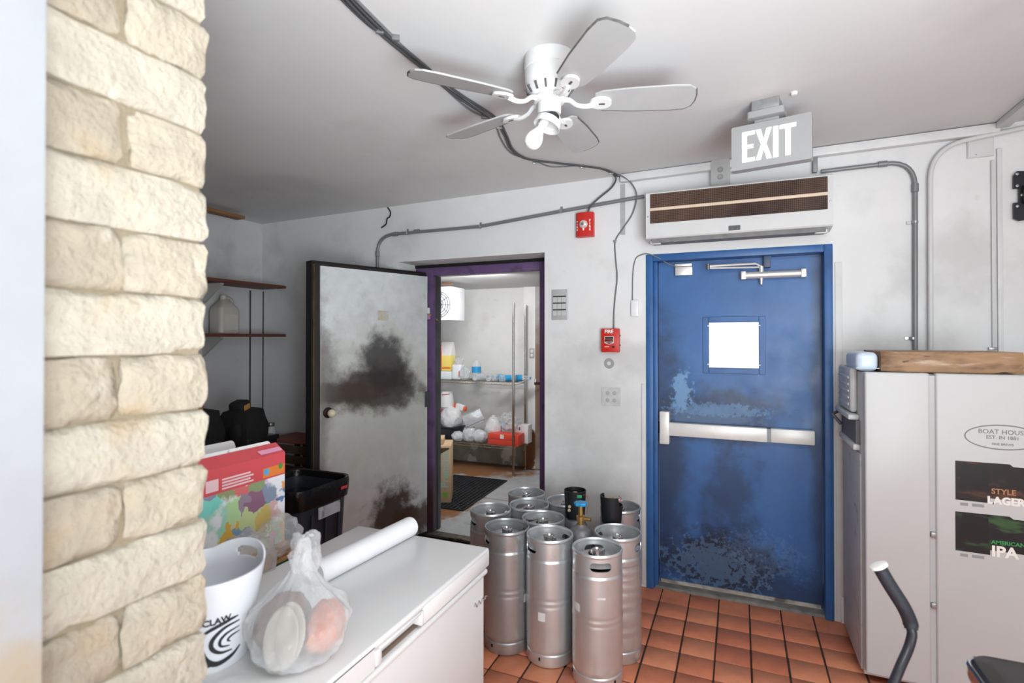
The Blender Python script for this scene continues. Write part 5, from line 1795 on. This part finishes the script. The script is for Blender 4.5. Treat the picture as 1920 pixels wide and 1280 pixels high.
# wooden slab on the cooler, pale block added as the reflection at its end
m_slab = M('live_edge_wood', (160, 126, 94), rough=.55, var=.2, vs=5, stretch=(1.2, 3, 6), layers=(
    ('noise', (104, 72, 52), 3.5, .44, .64, .85, (1.5, 3, 5)), ('noise', (206, 186, 160), 3.2, .55, .68, .8), ('noise', (52, 34, 28), 8, .63, .70, .9)))
wa, wb_ = pt(1650, 677, Y=2.86), pt(1917, 677, Y=2.86)
zt_ = pt(1700, 659, Y=2.86).z
bm = nb()
n = 24
rg = []
for i in range(n + 1):
    f = i / n
    x = wa.x + (wb_.x - wa.x) * f
    j = .006 * noise.noise(Vector((x * 9, 0, 0)))
    endr = .012 * (1 if i in (0, n) else 0)
    rg.append([bm.verts.new(c) for c in ((x, 2.83 + j + endr, GZ + .002), (x, 2.82 + j + endr, GZ + .04), (x, 2.838 + j + endr, zt_ + j * .5), (x, 3.2, zt_), (x, 3.2, GZ + .002))])
for i in range(n):
    for k in range(5):
        bm.faces.new((rg[i][k], rg[i][(k + 1) % 5], rg[i + 1][(k + 1) % 5], rg[i + 1][k]))
bm.faces.new(rg[0])
bm.faces.new(rg[-1][::-1])
tag(obj('wood_slab', bm, m_slab), 'thick live-edge wooden slab lying on the white beer cooler', 'board')
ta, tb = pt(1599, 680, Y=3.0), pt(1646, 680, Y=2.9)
tub = thing('pale_end_block', 'pale blue-white rounded block standing in for the reflection on the end of the wooden slab', 'tub', (GX0 + .03, 3.0, GZ))
obj('tub_or_block_body', bxo(ta.x - .012, wa.x - .006, 2.85, 3.12, GZ + .0, zt_ - .004, bev=.026, seg=4), M('pale_blue_reflection', (206, 220, 236), rough=.3), tub)
obj('block_seam', bxo(ta.x - .0135, wa.x - .0045, 2.8485, 3.1215, GZ + .012, GZ + .016, bev=.001, seg=1), M('pale_block_seam', (190, 204, 222), rough=.3), tub)

# black monitor mount on the wall, cut by the right edge of the picture
P0 = pt(1897, 400, Y=YW)
mt_ = thing('screen_mount', 'black steel screen mount on the wall at the right edge', 'bracket', tuple(P0))
zs_ = [pt(1897, y, Y=YW).z for y in (324, 352, 386, 416)]
m_mb = M('mount_black', (20, 20, 26), rough=.4)
F = lambda o: Matrix.Translation((P0.x, YW - o, 0)) @ Matrix(((1, 0, 0, 0), (0, 0, 1, 0), (0, 1, 0, 0), (0, 0, 0, 1)))
W2 = .30
obj('mount_plate', pro([(0, zs_[0] - .02), (.012, zs_[0]), (.05, zs_[0] - .004), (.09, zs_[0] - .03), (W2, zs_[0] - .05), (W2, zs_[3] + .02), (.02, zs_[3]), (.0, zs_[3] + .012), (0, zs_[2] + .01), (.02, zs_[2] + .01), (.02, zs_[1] - .01), (0, zs_[1] - .01)], -.012, F(.012)), m_mb, mt_, smooth=False)
obj('mount_arm', bxo(P0.x + .03, P0.x + W2, YW - .06, YW - .012, zs_[2], zs_[1], bev=.006), m_mb, mt_)
for (x, z) in ((.012, zs_[0] - .014), (.012, zs_[1] + .002), (.012, zs_[2] - .008), (.03, (zs_[1] + zs_[2]) / 2)):
    obj('mount_bolt', lto([(0, .005), (.006, .004), (.007, 0)], 10, Matrix.Translation((P0.x + x, YW - .024, z)) @ Matrix.Rotation(R(90), 4, 'X')), m_zinc, mt_)

# hand truck whose bent handle rises in the right foreground
ht_d = 1.30
pts_ = [ptd(x, y, d) for x, y, d in ((1648, 1062, 1.30), (1668, 1096, 1.29), (1694, 1137, 1.28), (1706, 1164, 1.28), (1710, 1190, 1.27), (1703, 1216, 1.26), (1688, 1250, 1.24), (1668, 1300, 1.22), (1640, 1380, 1.18))]
foot_ = Vector((pts_[-1].x - .06, pts_[-1].y - .04, .14))
htk = thing('hand_truck', 'black bent-handled hand truck with white grip end in the right foreground', 'hand truck', (foot_.x, foot_.y, 0))
m_hb = M('hand_truck_black', (36, 36, 42), rough=.38, var=.1, vs=20)
obj('frame_tube', tbo([pts_[4].lerp(pts_[3], .5)] + pts_[4:] + [foot_], .0105, 14, smooth=4), m_hb, htk)
gp = obj('rubber_grip', tbo(pts_[:4] + [pts_[4].lerp(pts_[3], .4)], lambda f: .0158 - .002 * (f > .93), 14, smooth=4), M('rubber_grip', (34, 36, 44), rough=.6, bump=.3, bs=200), htk)
ax_ = (pts_[0] - pts_[1]).normalized()
obj('grip_cap', tbo([pts_[0] - ax_ * .001, pts_[0] + ax_ * .005, pts_[0] + ax_ * .0075], lambda f: .0205 - .006 * (f > .9), 20), M('white_cap', (232, 230, 226), rough=.4), gp, label='white grip end cap')
sd = Vector((RIGHT.x, RIGHT.y, 0))
for s in (0, .30):
    c = foot_ - sd * s
    Mx = Matrix.Translation((c.x, c.y, .12)) @ Matrix.Rotation(CYAW, 4, 'Z') @ Matrix.Rotation(R(90), 4, 'Y')
    obj('wheel', lto([(.03, -.02), (.09, -.025), (.115, -.02), (.12, 0), (.115, .02), (.09, .025), (.03, .02)], 24, Mx), M('tyre', (30, 30, 30), rough=.8), htk)
obj('axle', tbo([foot_ + Vector((0, 0, -.02)), foot_ - sd * .30 + Vector((0, 0, -.02))], .01, 8), m_zinc, htk)
fwd_ = FH
bm = nb()
box(bm, -.30, .0, -.02, .22, .005, .013, mat=Matrix.Translation((foot_.x, foot_.y, 0)) @ Matrix.Rotation(CYAW, 4, 'Z'))
obj('toe_plate', bm, m_hb, htk)
# chrome and black padded seat edge in the lower right corner
SZ = .75
sc_ = pt(1800, 1214, Z=SZ)
SW_ = .40
stl = thing('bar_stool', 'square black padded stool with polished chrome rim in the lower right corner', 'stool', (sc_.x + SW_ / 2, sc_.y - SW_ / 2, 0))
m_chrome = M('chrome', (220, 222, 224), rough=.1, metal=1)
cxs, cys = sc_.x + SW_ / 2, sc_.y - SW_ / 2
obj('seat_cushion', shell([(SW_ - .05, SW_ - .05, .03, SZ - .06), (SW_ - .016, SW_ - .016, .045, SZ - .05), (SW_ - .012, SW_ - .012, .045, SZ - .012), (SW_ - .026, SW_ - .026, .042, SZ - .002), (SW_ - .08, SW_ - .08, .03, SZ + .003)], cxs, cys), M('black_vinyl', (24, 23, 25), rough=.25), stl)
obj('chrome_rim', shell([(SW_ - .02, SW_ - .02, .045, SZ - .055), (SW_ - .004, SW_ - .004, .05, SZ - .05), (SW_, SW_, .05, SZ - .040), (SW_ - .002, SW_ - .002, .05, SZ - .028), (SW_ + .002, SW_ + .002, .05, SZ - .018), (SW_ - .004, SW_ - .004, .05, SZ - .010), (SW_ - .02, SW_ - .02, .045, SZ - .012)], cxs, cys, cap=False), m_chrome, stl)
for sx_ in (-1, 1):
    for sy_ in (-1, 1):
        obj('leg', tbo([(cxs + sx_ * .15, cys + sy_ * .15, SZ - .055), (cxs + sx_ * .19, cys + sy_ * .19, .0)], .012, 10), m_chrome, stl)
obj('foot_rail', tbo([(cxs + x * .178, cys + y * .178, .25) for x, y in ((-1, -1), (1, -1), (1, 1), (-1, 1), (-1, -1))], .009, 8), m_chrome, stl)

# ================================================================== INSIDE THE WALK-IN COOLER
# floor mat
ma, mb, mc = pt(950, 902, Z=CF), pt(868, 958, Z=CF), pt(829, 893, Z=CF)
m_mat = M('rubber_mat', (40, 42, 46), rough=.6, var=.1, vs=20)
t = thing('rubber_mat', 'black rubber drainage mat with rows of holes on the cooler floor', 'mat', tuple((ma + mb) / 2))
e1 = ma - mb
u_ = e1.normalized()
v_ = Vector((-u_.y, u_.x, 0))
wm, lm = .62, e1.length
mo = obj('mat_base', bxo(0, lm, 0, wm, .001, .004, mat=Matrix.Translation(mb) @ Matrix((u_, v_, Vector((0, 0, 1)))).transposed().to_4x4()), M('mat_under', (22, 23, 25), rough=.7), t, smooth=False)
MM = Matrix.Translation(mb) @ Matrix((u_, v_, Vector((0, 0, 1)))).transposed().to_4x4()
bm = nb()
nx, ny = 26, 15
for i in range(nx + 1):
    x = lm * i / nx
    box(bm, x - .006, x + .006, 0, wm, .004, .013, mat=MM)
for j in range(ny + 1):
    y = wm * j / ny
    box(bm, 0, lm, y - .006, y + .006, .004, .0125, mat=MM)
obj('mat_grid', bm, m_mat, t, smooth=False, kind='stuff')
# floor plates' seams
pa, pb_ = pt(870, 928, Z=CF), pt(1013, 933, Z=CF)
obj('plate_seam', bxo(-2.6, KX1, pa.y - .004, pa.y + .004, CF, CF + .001), M('seam_dark', (110, 108, 104), rough=.7), bpy.data.objects['floor_cooler'], smooth=False)

# wire rack
q0 = pt(962.5, 893, Z=CF)
RX1, RYF, RYB = q0.x, q0.y, q0.y + .355
RX0 = RX1 - 1.22
z_lo = pt(963, 838, Y=RYF).z
z_hi = pt(963, 717, Y=RYF).z
z_tp = pt(960, 568, Y=RYF).z
rk = thing('wire_rack', 'chrome wire shelving rack, rusted low down, inside the walk-in cooler', 'rack', ((RX0 + RX1) / 2, (RYF + RYB) / 2, CF))
m_post = M('rack_post', (190, 188, 184), rough=.22, metal=.95, var=.08, vs=30, layers=(('blob', (146, 112, 76), (0, 0, .1), (3, 3, .75), .12, 6, .2, .85),))
m_wire2 = M('rack_wire', (150, 136, 120), rough=.4, metal=.6, var=.2, vs=20)
for x in (RX0, RX1):
    for y in (RYF, RYB):
        bm = nb()
        tube(bm, [(x, y, CF + .012), (x, y, z_tp)], .0135, 12)
        k = CF + .1
        while k < z_tp - .02:
            lathe(bm, [(.0126, k - .002), (.0118, k), (.0126, k + .002)], 10, Matrix.Translation((x, y, 0)))
            k += .0254 * 3
        po = obj('post', bm, m_post, rk)
        obj('foot', lto([(0, 0), (.014, .002), (.011, .014)], 10, Matrix.Translation((x, y, CF))), m_zinc, po)
for nm, zz in (('lower', z_lo), ('upper', z_hi)):
    bm = nb()
    for y in (RYF, RYB):
        for dz in (0, -.028):
            tube(bm, [(RX0, y, zz + dz), (RX1, y, zz + dz)], .0035, 6)
        # zigzag truss
        zz_pts = []
        n = 40
        for i in range(n + 1):
            zz_pts.append((RX0 + (RX1 - RX0) * i / n, y, zz - (.028 if i % 2 else 0)))
        tube(bm, zz_pts, .002, 4)
    for x in (RX0, RX1):
        for dz in (0, -.028):
            tube(bm, [(x, RYF, zz + dz), (x, RYB, zz + dz)], .0035, 6)
    obj('shelf_frame', bm, m_wire2, rk)
    bm = nb()
    n = 48
    for i in range(n + 1):
        x = RX0 + (RX1 - RX0) * i / n
        tube(bm, [(x, RYF, zz), (x, RYB, zz)], .0022, 4)
    for f in (.33, .66):
        tube(bm, [(RX0, RYF + (RYB - RYF) * f, zz - .004), (RX1, RYF + (RYB - RYF) * f, zz - .004)], .003, 5)
    obj('shelf_wires', bm, m_wire2, rk, kind='stuff')
zu = z_hi + .004
zl = z_lo + .004
YM = RYF + .12


def at(px, Y=YM):
    return pt(px, 700, Y=Y).x


SCL = lambda w, Y=YM: w * (Y / 1000) / .93     # rough width in metres of w picture pixels at that depth
# upper deck, left to right
xa, xb = at(826), at(849)
t = thing('yellow_carton', 'yellow carton with white top at the left of the upper rack shelf', 'box', ((xa + xb) / 2, YM, zu))
zt0 = pt(840, 666, Y=YM).z
zt1 = pt(840, 641, Y=YM).z
m_yel = M('yellow_card', (236, 214, 112), rough=.5, layers=(('noise', (232, 150, 60), 6, .62, .7, .9),))
base_y = zu + .10
obj('carton_body', bxo(xa - .16, xb, YM - .05, YM + .07, base_y, zt0, bev=.002), m_yel, t)
obj('carton_top', pro([(YM - .051, zt0), (YM + .071, zt0), (YM + .03, zt1), (YM + .02, zt1)], .16, to_x(xb - .16)), m_wcard, t, smooth=False)
obj('orange_panel', bxo(xa - .17, xa - .002 + .05, YM - .054, YM - .0505, base_y, zt1 - .03), M('orange_card', (224, 132, 52), rough=.5, layers=(('noise', (240, 190, 200), 14, .56, .62, .8),)), t, smooth=False)
obj('orange_logo_band', bxo(xa + .05, xb - .005, YM - .0525, YM - .0505, base_y + .02, base_y + .045), M('orange_card', (224, 132, 52), rough=.5), t, smooth=False)
t = thing('white_tub', 'frosted white tub under the yellow carton on the upper rack shelf', 'tub', (xa, YM, zu))
obj('tub_or_block_body', bxo(xa - .2, xb + .01, YM - .07, YM + .09, zu, base_y - .004, bev=.01), M('frosted_plastic', (220, 226, 230), rough=.4), t)
xa, xb = at(851), at(868)
t = thing('plastic_jug', 'white jug wrapped in clear plastic beside the yellow carton', 'jug', ((xa + xb) / 2, YM, zu))
zj = pt(860, 683, Y=YM).z
obj('jug_body', bxo(xa, xb, YM - .055, YM + .05, zu, zj, bev=.018, seg=3), M('milk_plastic', (228, 232, 238), rough=.35), t)
obj('jug_wrap', blo(((xa + xb) / 2, YM, zj + .03), (.06, .05, .06), 3, .4, 3, 3.0), m_film2, t, ang=50)
xa = at(886)
zc = pt(886, 688, Y=YM + .08).z
t = thing('water_bottle_pack', 'upright clear bottle with blue label on the upper rack shelf', 'bottle', (xa, YM + .08, zu))
zt2 = pt(888, 676, Y=YM).z
obj('bottle_body', lto([(0, 0), (.05, 0), (.055, .02), (.055, (zt2 - zu) * .75), (.03, (zt2 - zu) * .95), (.018, zt2 - zu), (0, zt2 - zu)], 20, Matrix.Translation((xa + .01, YM + .08, zu))), M_film('bottle_film', (226, 232, 236), .6, .1), t)
obj('blue_label', lto([(.0558, .08), (.0558, .15)], 20, Matrix.Translation((xa + .01, YM + .08, zu))), M('label_blue', (44, 150, 206), rough=.4), t)
t = thing('clear_pouch', 'clear plastic pouch standing left of the blue-label bottle', 'bag', (at(880), YM, zu))
obj('pouch_film', blo((at(874), YM - .03, zu + .07), (.07, .06, .08), 4, .3, 3, 8.0, .85), M_film('pouch_film', (214, 222, 226), .35, .12), t, ang=60)
obj('red_print', bxo(at(867), at(870), YM - .097, YM - .095, zu + .06, zu + .10), M('red_print', (214, 120, 110), rough=.5), t, smooth=False)
# bottles lying on their sides
m_bot = M_film('water_bottle', (216, 226, 232), .42, .06)
spots = [(902, .04), (920, .02), (940, .05), (955, .0), (976, .07)]
for i, (px, dy) in enumerate(spots):
    x = at(px, YM - .04 + dy)
    y = YM - .04 + dy
    labs = ('clear bottle lying end-on in the middle of the upper rack shelf, leftmost of five', 'clear bottle lying second from left in the row on the upper rack shelf',
            'clear bottle lying third from left with blue label on the upper rack shelf', 'clear bottle lying just left of the front rack post with blue label',
            'clear bottle lying rightmost by the rear rack post with blue label')
    t = thing('water_bottle', labs[i], 'bottle', (x, y, zu), R((-15, 12, -35, -48, -62)[i]), 'clear bottles lying on the upper rack shelf')
    Mx = Matrix.Translation((0, -.11, .036)) @ Matrix.Rotation(R(-90), 4, 'X')
    obj('bottle_body', lto([(0, .006), (.016, .004), (.033, 0), (.036, .012), (.034, .05), (.036, .09), (.036, .14), (.030, .165), (.014, .20), (.013, .215)], 18, Mx), m_bot, t, world=False)
    obj('bottle_cap', lto([(.0145, .212), (.0145, .228), (0, .228)], 14, Mx), M('cap_blue', (70, 150, 200), rough=.4), t, world=False)
    if i >= 2:
        obj('bottle_label', lto([(.0368, .055), (.0368, .125)], 18, Mx), M('label_blue', (44, 150, 206), rough=.4), t, world=False)
# lower deck
m_wbag = M('white_bag', (226, 226, 228), rough=.4, var=.04, bump=.3, bs=30)
xa = at(836)
t = thing('white_sack', 'white sack with red trimmed rim at the upper left of the lower rack shelf', 'sack', (xa - .02, YM, zl + .30))
zA, zB = pt(836, 767, Y=YM).z, pt(836, 735, Y=YM).z
obj('sack_body', lto([(0, zA), (.06, zA), (.085, zA + .03), (.078, zB - .03), (.066, zB), (.055, zB - .015), (0, zB - .03)], 22, Matrix.Translation((xa - .015, YM + .05, 0))), m_wbag, t)
obj('red_rim', tbo([(xa - .015 + .078 * math.cos(a), YM + .05 - .078 * abs(math.sin(a)), zB - .028 + .012 * math.cos(a)) for a in [math.pi * i / 10 for i in range(2, 7)]], .005, 6), M('red_cord', (196, 52, 46), rough=.5), t)
t = thing('grocery_bag', 'large white plastic bag with red drawstring on the black tote', 'bag', (xa, YM + .02, zl + .16))
zC, zD = pt(850, 800, Y=YM).z, pt(850, 768, Y=YM).z
obj('bag_body', blo((at(844), YM + .03, (zC + zD) / 2 + .0), (.14, .12, (zD - zC) / 2 + .035), 4, .14, 2.2, 4.0, .8), m_wbag, t)
obj('red_drawstring', pro([(0, 0), (.07, .0), (.04, -.055)], .003, Matrix.Translation((at(829), YM - .105, zD + .02)) @ Matrix.Rotation(R(80), 4, 'X')), M('red_band', (206, 58, 58), rough=.5), t)
xt0, xt1 = at(822), at(862)
t = thing('black_tote', 'black plastic tote at the left of the lower rack shelf', 'tote', ((xt0 + xt1) / 2, YM, zl))
zE = pt(845, 800, Y=YM - .05).z
obj('tote_body', bxo(xt0 - .1, xt1 - .01, YM - .06, YM + .14, zl, zE - .02, bev=.012), M('tote_black', (24, 28, 36), rough=.4), t)
obj('tote_rim', bxo(xt0 - .11, xt1, YM - .07, YM + .15, zE - .022, zE - .004, bev=.006), M('tote_black', (24, 28, 36), rough=.4), t)
# small white and orange packet
p_ = pt(863, 763, Y=YM + .05)
t = thing('orange_packet', 'small white packet with orange ends lying on the white bag', 'packet', tuple(p_))
Mx = Matrix.Translation(p_) @ Matrix.Rotation(R(15), 4, 'Y')
obj('packet_body', bxo(-.055, .055, -.03, .03, -.038, .038, bev=.018, seg=3, mat=Mx), m_wbag, t)
for s in (-1, 1):
    obj('orange_end', bxo(s * .062 - .022, s * .062 + .022, -.024, .024, -.03, .028, bev=.014, mat=Mx), M('orange_wrap', (226, 96, 62), rough=.5), t)
# wrapped foam carton, tilted
p_ = pt(888, 783, Y=YM - .02)
t = thing('wrapped_carton', 'tilted white carton in shiny clear wrap resting on plastic bags', 'box', tuple(p_))
Mx = Matrix.Translation(p_) @ Matrix.Rotation(R(25), 4, 'Z') @ Matrix.Rotation(R(-24), 4, 'Y')
obj('carton_body', bxo(-.115, .115, -.08, .08, -.055, .075, bev=.008, mat=Mx), M('shiny_wrap', (206, 208, 212), rough=.18, metal=.2, var=.08, vs=20, bump=.5, bs=26), t)
obj('carton_lid', bxo(-.11, .11, -.076, .076, .075, .080, mat=Mx), M('wrap_grey', (170, 172, 170), rough=.5), t, smooth=False)
obj('carton_base', bxo(-.09, .10, -.07, .07, -.085, -.054, bev=.006, mat=Mx), M('wrap_mid', (184, 184, 188), rough=.4), t)
for i, (px, w, h, s, lab) in enumerate(((859, .075, .06, 1.0, 'small rounded clear plastic bag at the front left of the lower shelf'), (879, .08, .105, 2.0, 'upright clear plastic bag under the tilted wrapped carton'), (897, .09, .075, 3.0, 'wide clear plastic bag right of the upright one on the lower shelf'))):
    tag(obj('plastic_bag', blo((at(px, YM - .07), YM - .07 + .02 * i, zl + h * .9), (w, .075, h), 4, .16, 2.2, s, .88), M('milky_bag', (218, 221, 226), rough=.22, var=.04, alpha=.88), world=False, ang=60), lab, 'bag')
t = thing('white_roll_bag', 'white plastic sack behind the red carton on the lower rack shelf', 'sack', (at(925), YM + .08, zl))
obj('sack_body', blo((at(919), YM + .09, zl + .13), (.10, .09, .15), 4, .14, 2.4, 11.0, .86), m_wbag, t)
obj('sack_tie', lto([(.0, .03), (.02, .028), (.026, 0)], 12, Matrix.Translation((at(919), YM + .09, zl + .27))), m_wbag, t)
t = thing('clear_bag', 'crumpled clear plastic bag with blue print on the white carton', 'bag', (at(950), YM + .06, zl + .15))
obj('bag_film', blo((at(948), YM + .1, zl + .235), (.125, .08, .10), 4, .30, 2.8, 14.0), M_film('crumple_film', (222, 228, 232), .45, .12), t, ang=45)
obj('blue_print', bxo(at(942), at(946), YM - .004, YM - .001, zl + .18, zl + .24), M('pale_blue_print', (170, 196, 226), rough=.5), t, smooth=False)
xr0, xr1 = at(914, RYF + .01), at(971, RYF + .01)
zR = pt(940, 814, Y=RYF + .01).z
t = thing('red_carton', 'flat bright red carton with white label at the front of the lower rack shelf', 'box', ((xr0 + xr1) / 2, RYF + .1, zl))
obj('carton_body', bxo(xr0, xr1, RYF + .02, RYF + .2, zl, zR, bev=.003), M('bright_red', (226, 76, 58), rough=.45), t)
obj('carton_flap', bxo(xr0 + .002, xr1 - .03, RYF + .0165, RYF + .02, (zl + zR) / 2 + .004, zR - .004, bev=.001), M('bright_red', (226, 76, 58), rough=.45), t)
xc = at(940, RYF)
obj('white_label', bxo(xc - .022, xc + .022, RYF + .015, RYF + .017, zR - .05, zR - .005), m_sticker, t, smooth=False)
xw0, xw1 = at(957, RYF + .15), at(986, RYF + .15)
zW = pt(975, 800, Y=RYF + .15).z
t = thing('white_carton', 'white printed carton at the right end of the lower rack shelf', 'box', ((xw0 + xw1) / 2, RYF + .27, zl))
obj('carton_body', bxo(xw0, xw1, RYF + .215, RYF + .34, zl, zW + .01, bev=.003), m_wcard, t)
obj('grey_mark', bxo((xw0 + xw1) / 2 - .02, (xw0 + xw1) / 2 + .0, RYF + .213, RYF + .215, zW - .05, zW - .015), M('grey_print', (110, 112, 118), rough=.6), t, smooth=False)
# cardboard box on the floor inside the doorway
c0 = pt(846, 945, Z=CF)
zk = pt(846, 838, Y=c0.y).z
t = thing('produce_box', 'torn brown cardboard box printed Premium in pale green inside the cooler doorway', 'box', (c0.x, c0.y, CF + .013), R(26))
cw, zk = Vector((0, 0, 0)), zk - CF
_c0, _cf, CF = c0, CF, 0.0
c0 = cw
_obj = obj


def obj(*a, **k):
    return _obj(*a, world=False, **k)


bx0 = c0.x - .32
obj('box_body', bxo(bx0, c0.x, c0.y, c0.y + .30, CF, zk, bev=.008), M('tan_cardboard', (206, 176, 142), rough=.8, var=.07, vs=9), t)
bm = nb()
prism(bm, [(-.26, .0), (-.015, .0), (-.02, -.012), (-.055, -.03), (-.10, -.055), (-.14, -.075), (-.26, -.12)], .002, Matrix.Translation((c0.x, c0.y - .0005, zk - .02)) @ Matrix.Rotation(R(90), 4, 'X'))
obj('torn_opening', bm, M('torn_dark', (84, 66, 44), rough=.9, var=.3, vs=16), t, smooth=False)
m_gp = M('pale_green_print', (176, 206, 190), rough=.7)
obj('premium_lettering', text_bm('Premium', .098, .0006, .003, Matrix.Translation((c0.x - .055, c0.y - .001, (CF + zk) / 2 + .055)) @ Matrix.Rotation(R(90), 4, 'X') @ Matrix.Rotation(R(90), 4, 'Z')), m_gp, t, smooth=False)
bm = nb()
for i in range(4):
    a = R(45 + 90 * i)
    lathe(bm, [(0, .0012), (.016, .0012)], 12, Matrix.Translation((c0.x - .055 + .016 * math.cos(a), c0.y - .0005, CF + .075 + .016 * math.sin(a))) @ Matrix.Rotation(R(90), 4, 'X'))
obj('clover_mark', bm, M('clover_print', (150, 200, 96), rough=.7), t, smooth=False)
obj('box_flap', bxo(bx0 + .01, c0.x - .075, c0.y + .03, c0.y + .25, zk, zk + .055, bev=.004), M('tan_cardboard', (206, 176, 142), rough=.8), t)
obj, CF = _obj, _cf
# evaporator with fan guard at upper left
v0 = pt(846, 600, Y=4.9)
v1 = pt(846, 540, Y=4.9)
t = thing('evaporator_unit', 'white evaporator unit with round fan guard at the upper left inside the cooler', 'evaporator', (v0.x - .25, 5.0, v0.z))
obj('unit_case', bxo(v0.x - .55, v0.x, 4.9, 5.2, v0.z, v1.z + .02, bev=.006), M('unit_white', (236, 238, 240), rough=.3), t)
gc = pt(824, 571, Y=4.89)
bm = nb()
for r_ in (.03, .06, .09, .115, .135):
    tube(bm, [(gc.x + r_ * math.cos(a), 4.868 + .02 * (r_ / .135) ** 2 - .012, gc.z + r_ * math.sin(a)) for a in [2 * math.pi * i / 28 for i in range(29)]], .003, 5, caps=False)
for i in range(10):
    a = 2 * math.pi * i / 10
    tube(bm, [(gc.x, 4.855, gc.z), (gc.x + .135 * math.cos(a), 4.875, gc.z + .135 * math.sin(a))], .0025, 5)
obj('fan_guard', bm, M('guard_grey', (110, 112, 116), rough=.4, metal=.5), t)
obj('fan_hub', lto([(0, .012), (.03, .01), (.034, 0)], 16, Matrix.Translation((gc.x, 4.88, gc.z)) @ Matrix.Rotation(R(90), 4, 'X')), M('hub_dark', (70, 72, 76), rough=.5), t)
obj('hanger_rod', tbo([(v0.x - .2, 4.88, v1.z + .05), (v0.x + .03, 4.88, v1.z + .045)], .012, 8), M('copper_pipe', (150, 112, 90), rough=.4, metal=.5), t)
# receptacle on the corner panel
P0 = pt(997.5, 662, Y=KY1 - .05)
F = frame_at(P0, (0, -1, 0))
t = thing('wall_outlet', 'grey duplex outlet on the cooler corner panel behind the rack', 'outlet', tuple(P0))
obj('outlet_plate', bxo(-.032, .030, -.058, .058, 0, .006, bev=.002, mat=F), m_plate, t)
for y in (.024, -.024):
    obj('receptacle', lto([(0, .005), (.016, .005), (.018, 0)], 14, F @ Matrix.Translation((0, y, .006))), m_white, t)
# latch hardware on the inside of the right jamb
P0 = pt(1006, 718, Y=FY + .1)
t = thing('latch_bracket', 'rusty steel latch bracket on the right jamb of the cooler doorway', 'latch', tuple(P0))
obj('latch_plate', bxo(P0.x - .012, P0.x + .03, P0.y - .02, P0.y + .03, P0.z - .012, P0.z + .006, bev=.002), m_rusty, t)
obj('latch_stud', tbo([(P0.x - .008, P0.y, P0.z), (P0.x - .008, P0.y, P0.z + .03)], .007, 8), m_zinc, t)
# door heater wire at the cooler frame
P0 = pt(803, 585, Y=FY - .01)
t = thing('door_switch', 'small white switch with yellow and black wire on the purple frame', 'switch', tuple(P0))
obj('switch_body', bxo(P0.x - .014, P0.x + .012, FY - .022, FY, P0.z - .012, P0.z + .035, bev=.004), m_white, t)
obj('pink_tag', bxo(P0.x - .012, P0.x + .012, FY - .012, FY, P0.z - .055, P0.z - .016, bev=.002), M('pink_tag', (196, 140, 190), rough=.5), t)
wq = [(803, 589), (811, 592), (820, 600), (826, 615)]
obj('yellow_wire', tbo([pt(x, y, Y=FY - .03 + .05 * i) for i, (x, y) in enumerate(wq[:3])], .005, 6, smooth=5), M('wire_yellow', (190, 160, 70), rough=.5), t)
obj('black_wire', tbo([pt(x, y, Y=FY - .028 + .05 * i) for i, (x, y) in enumerate(wq)][1:], .006, 6, smooth=5), m_cab, t)
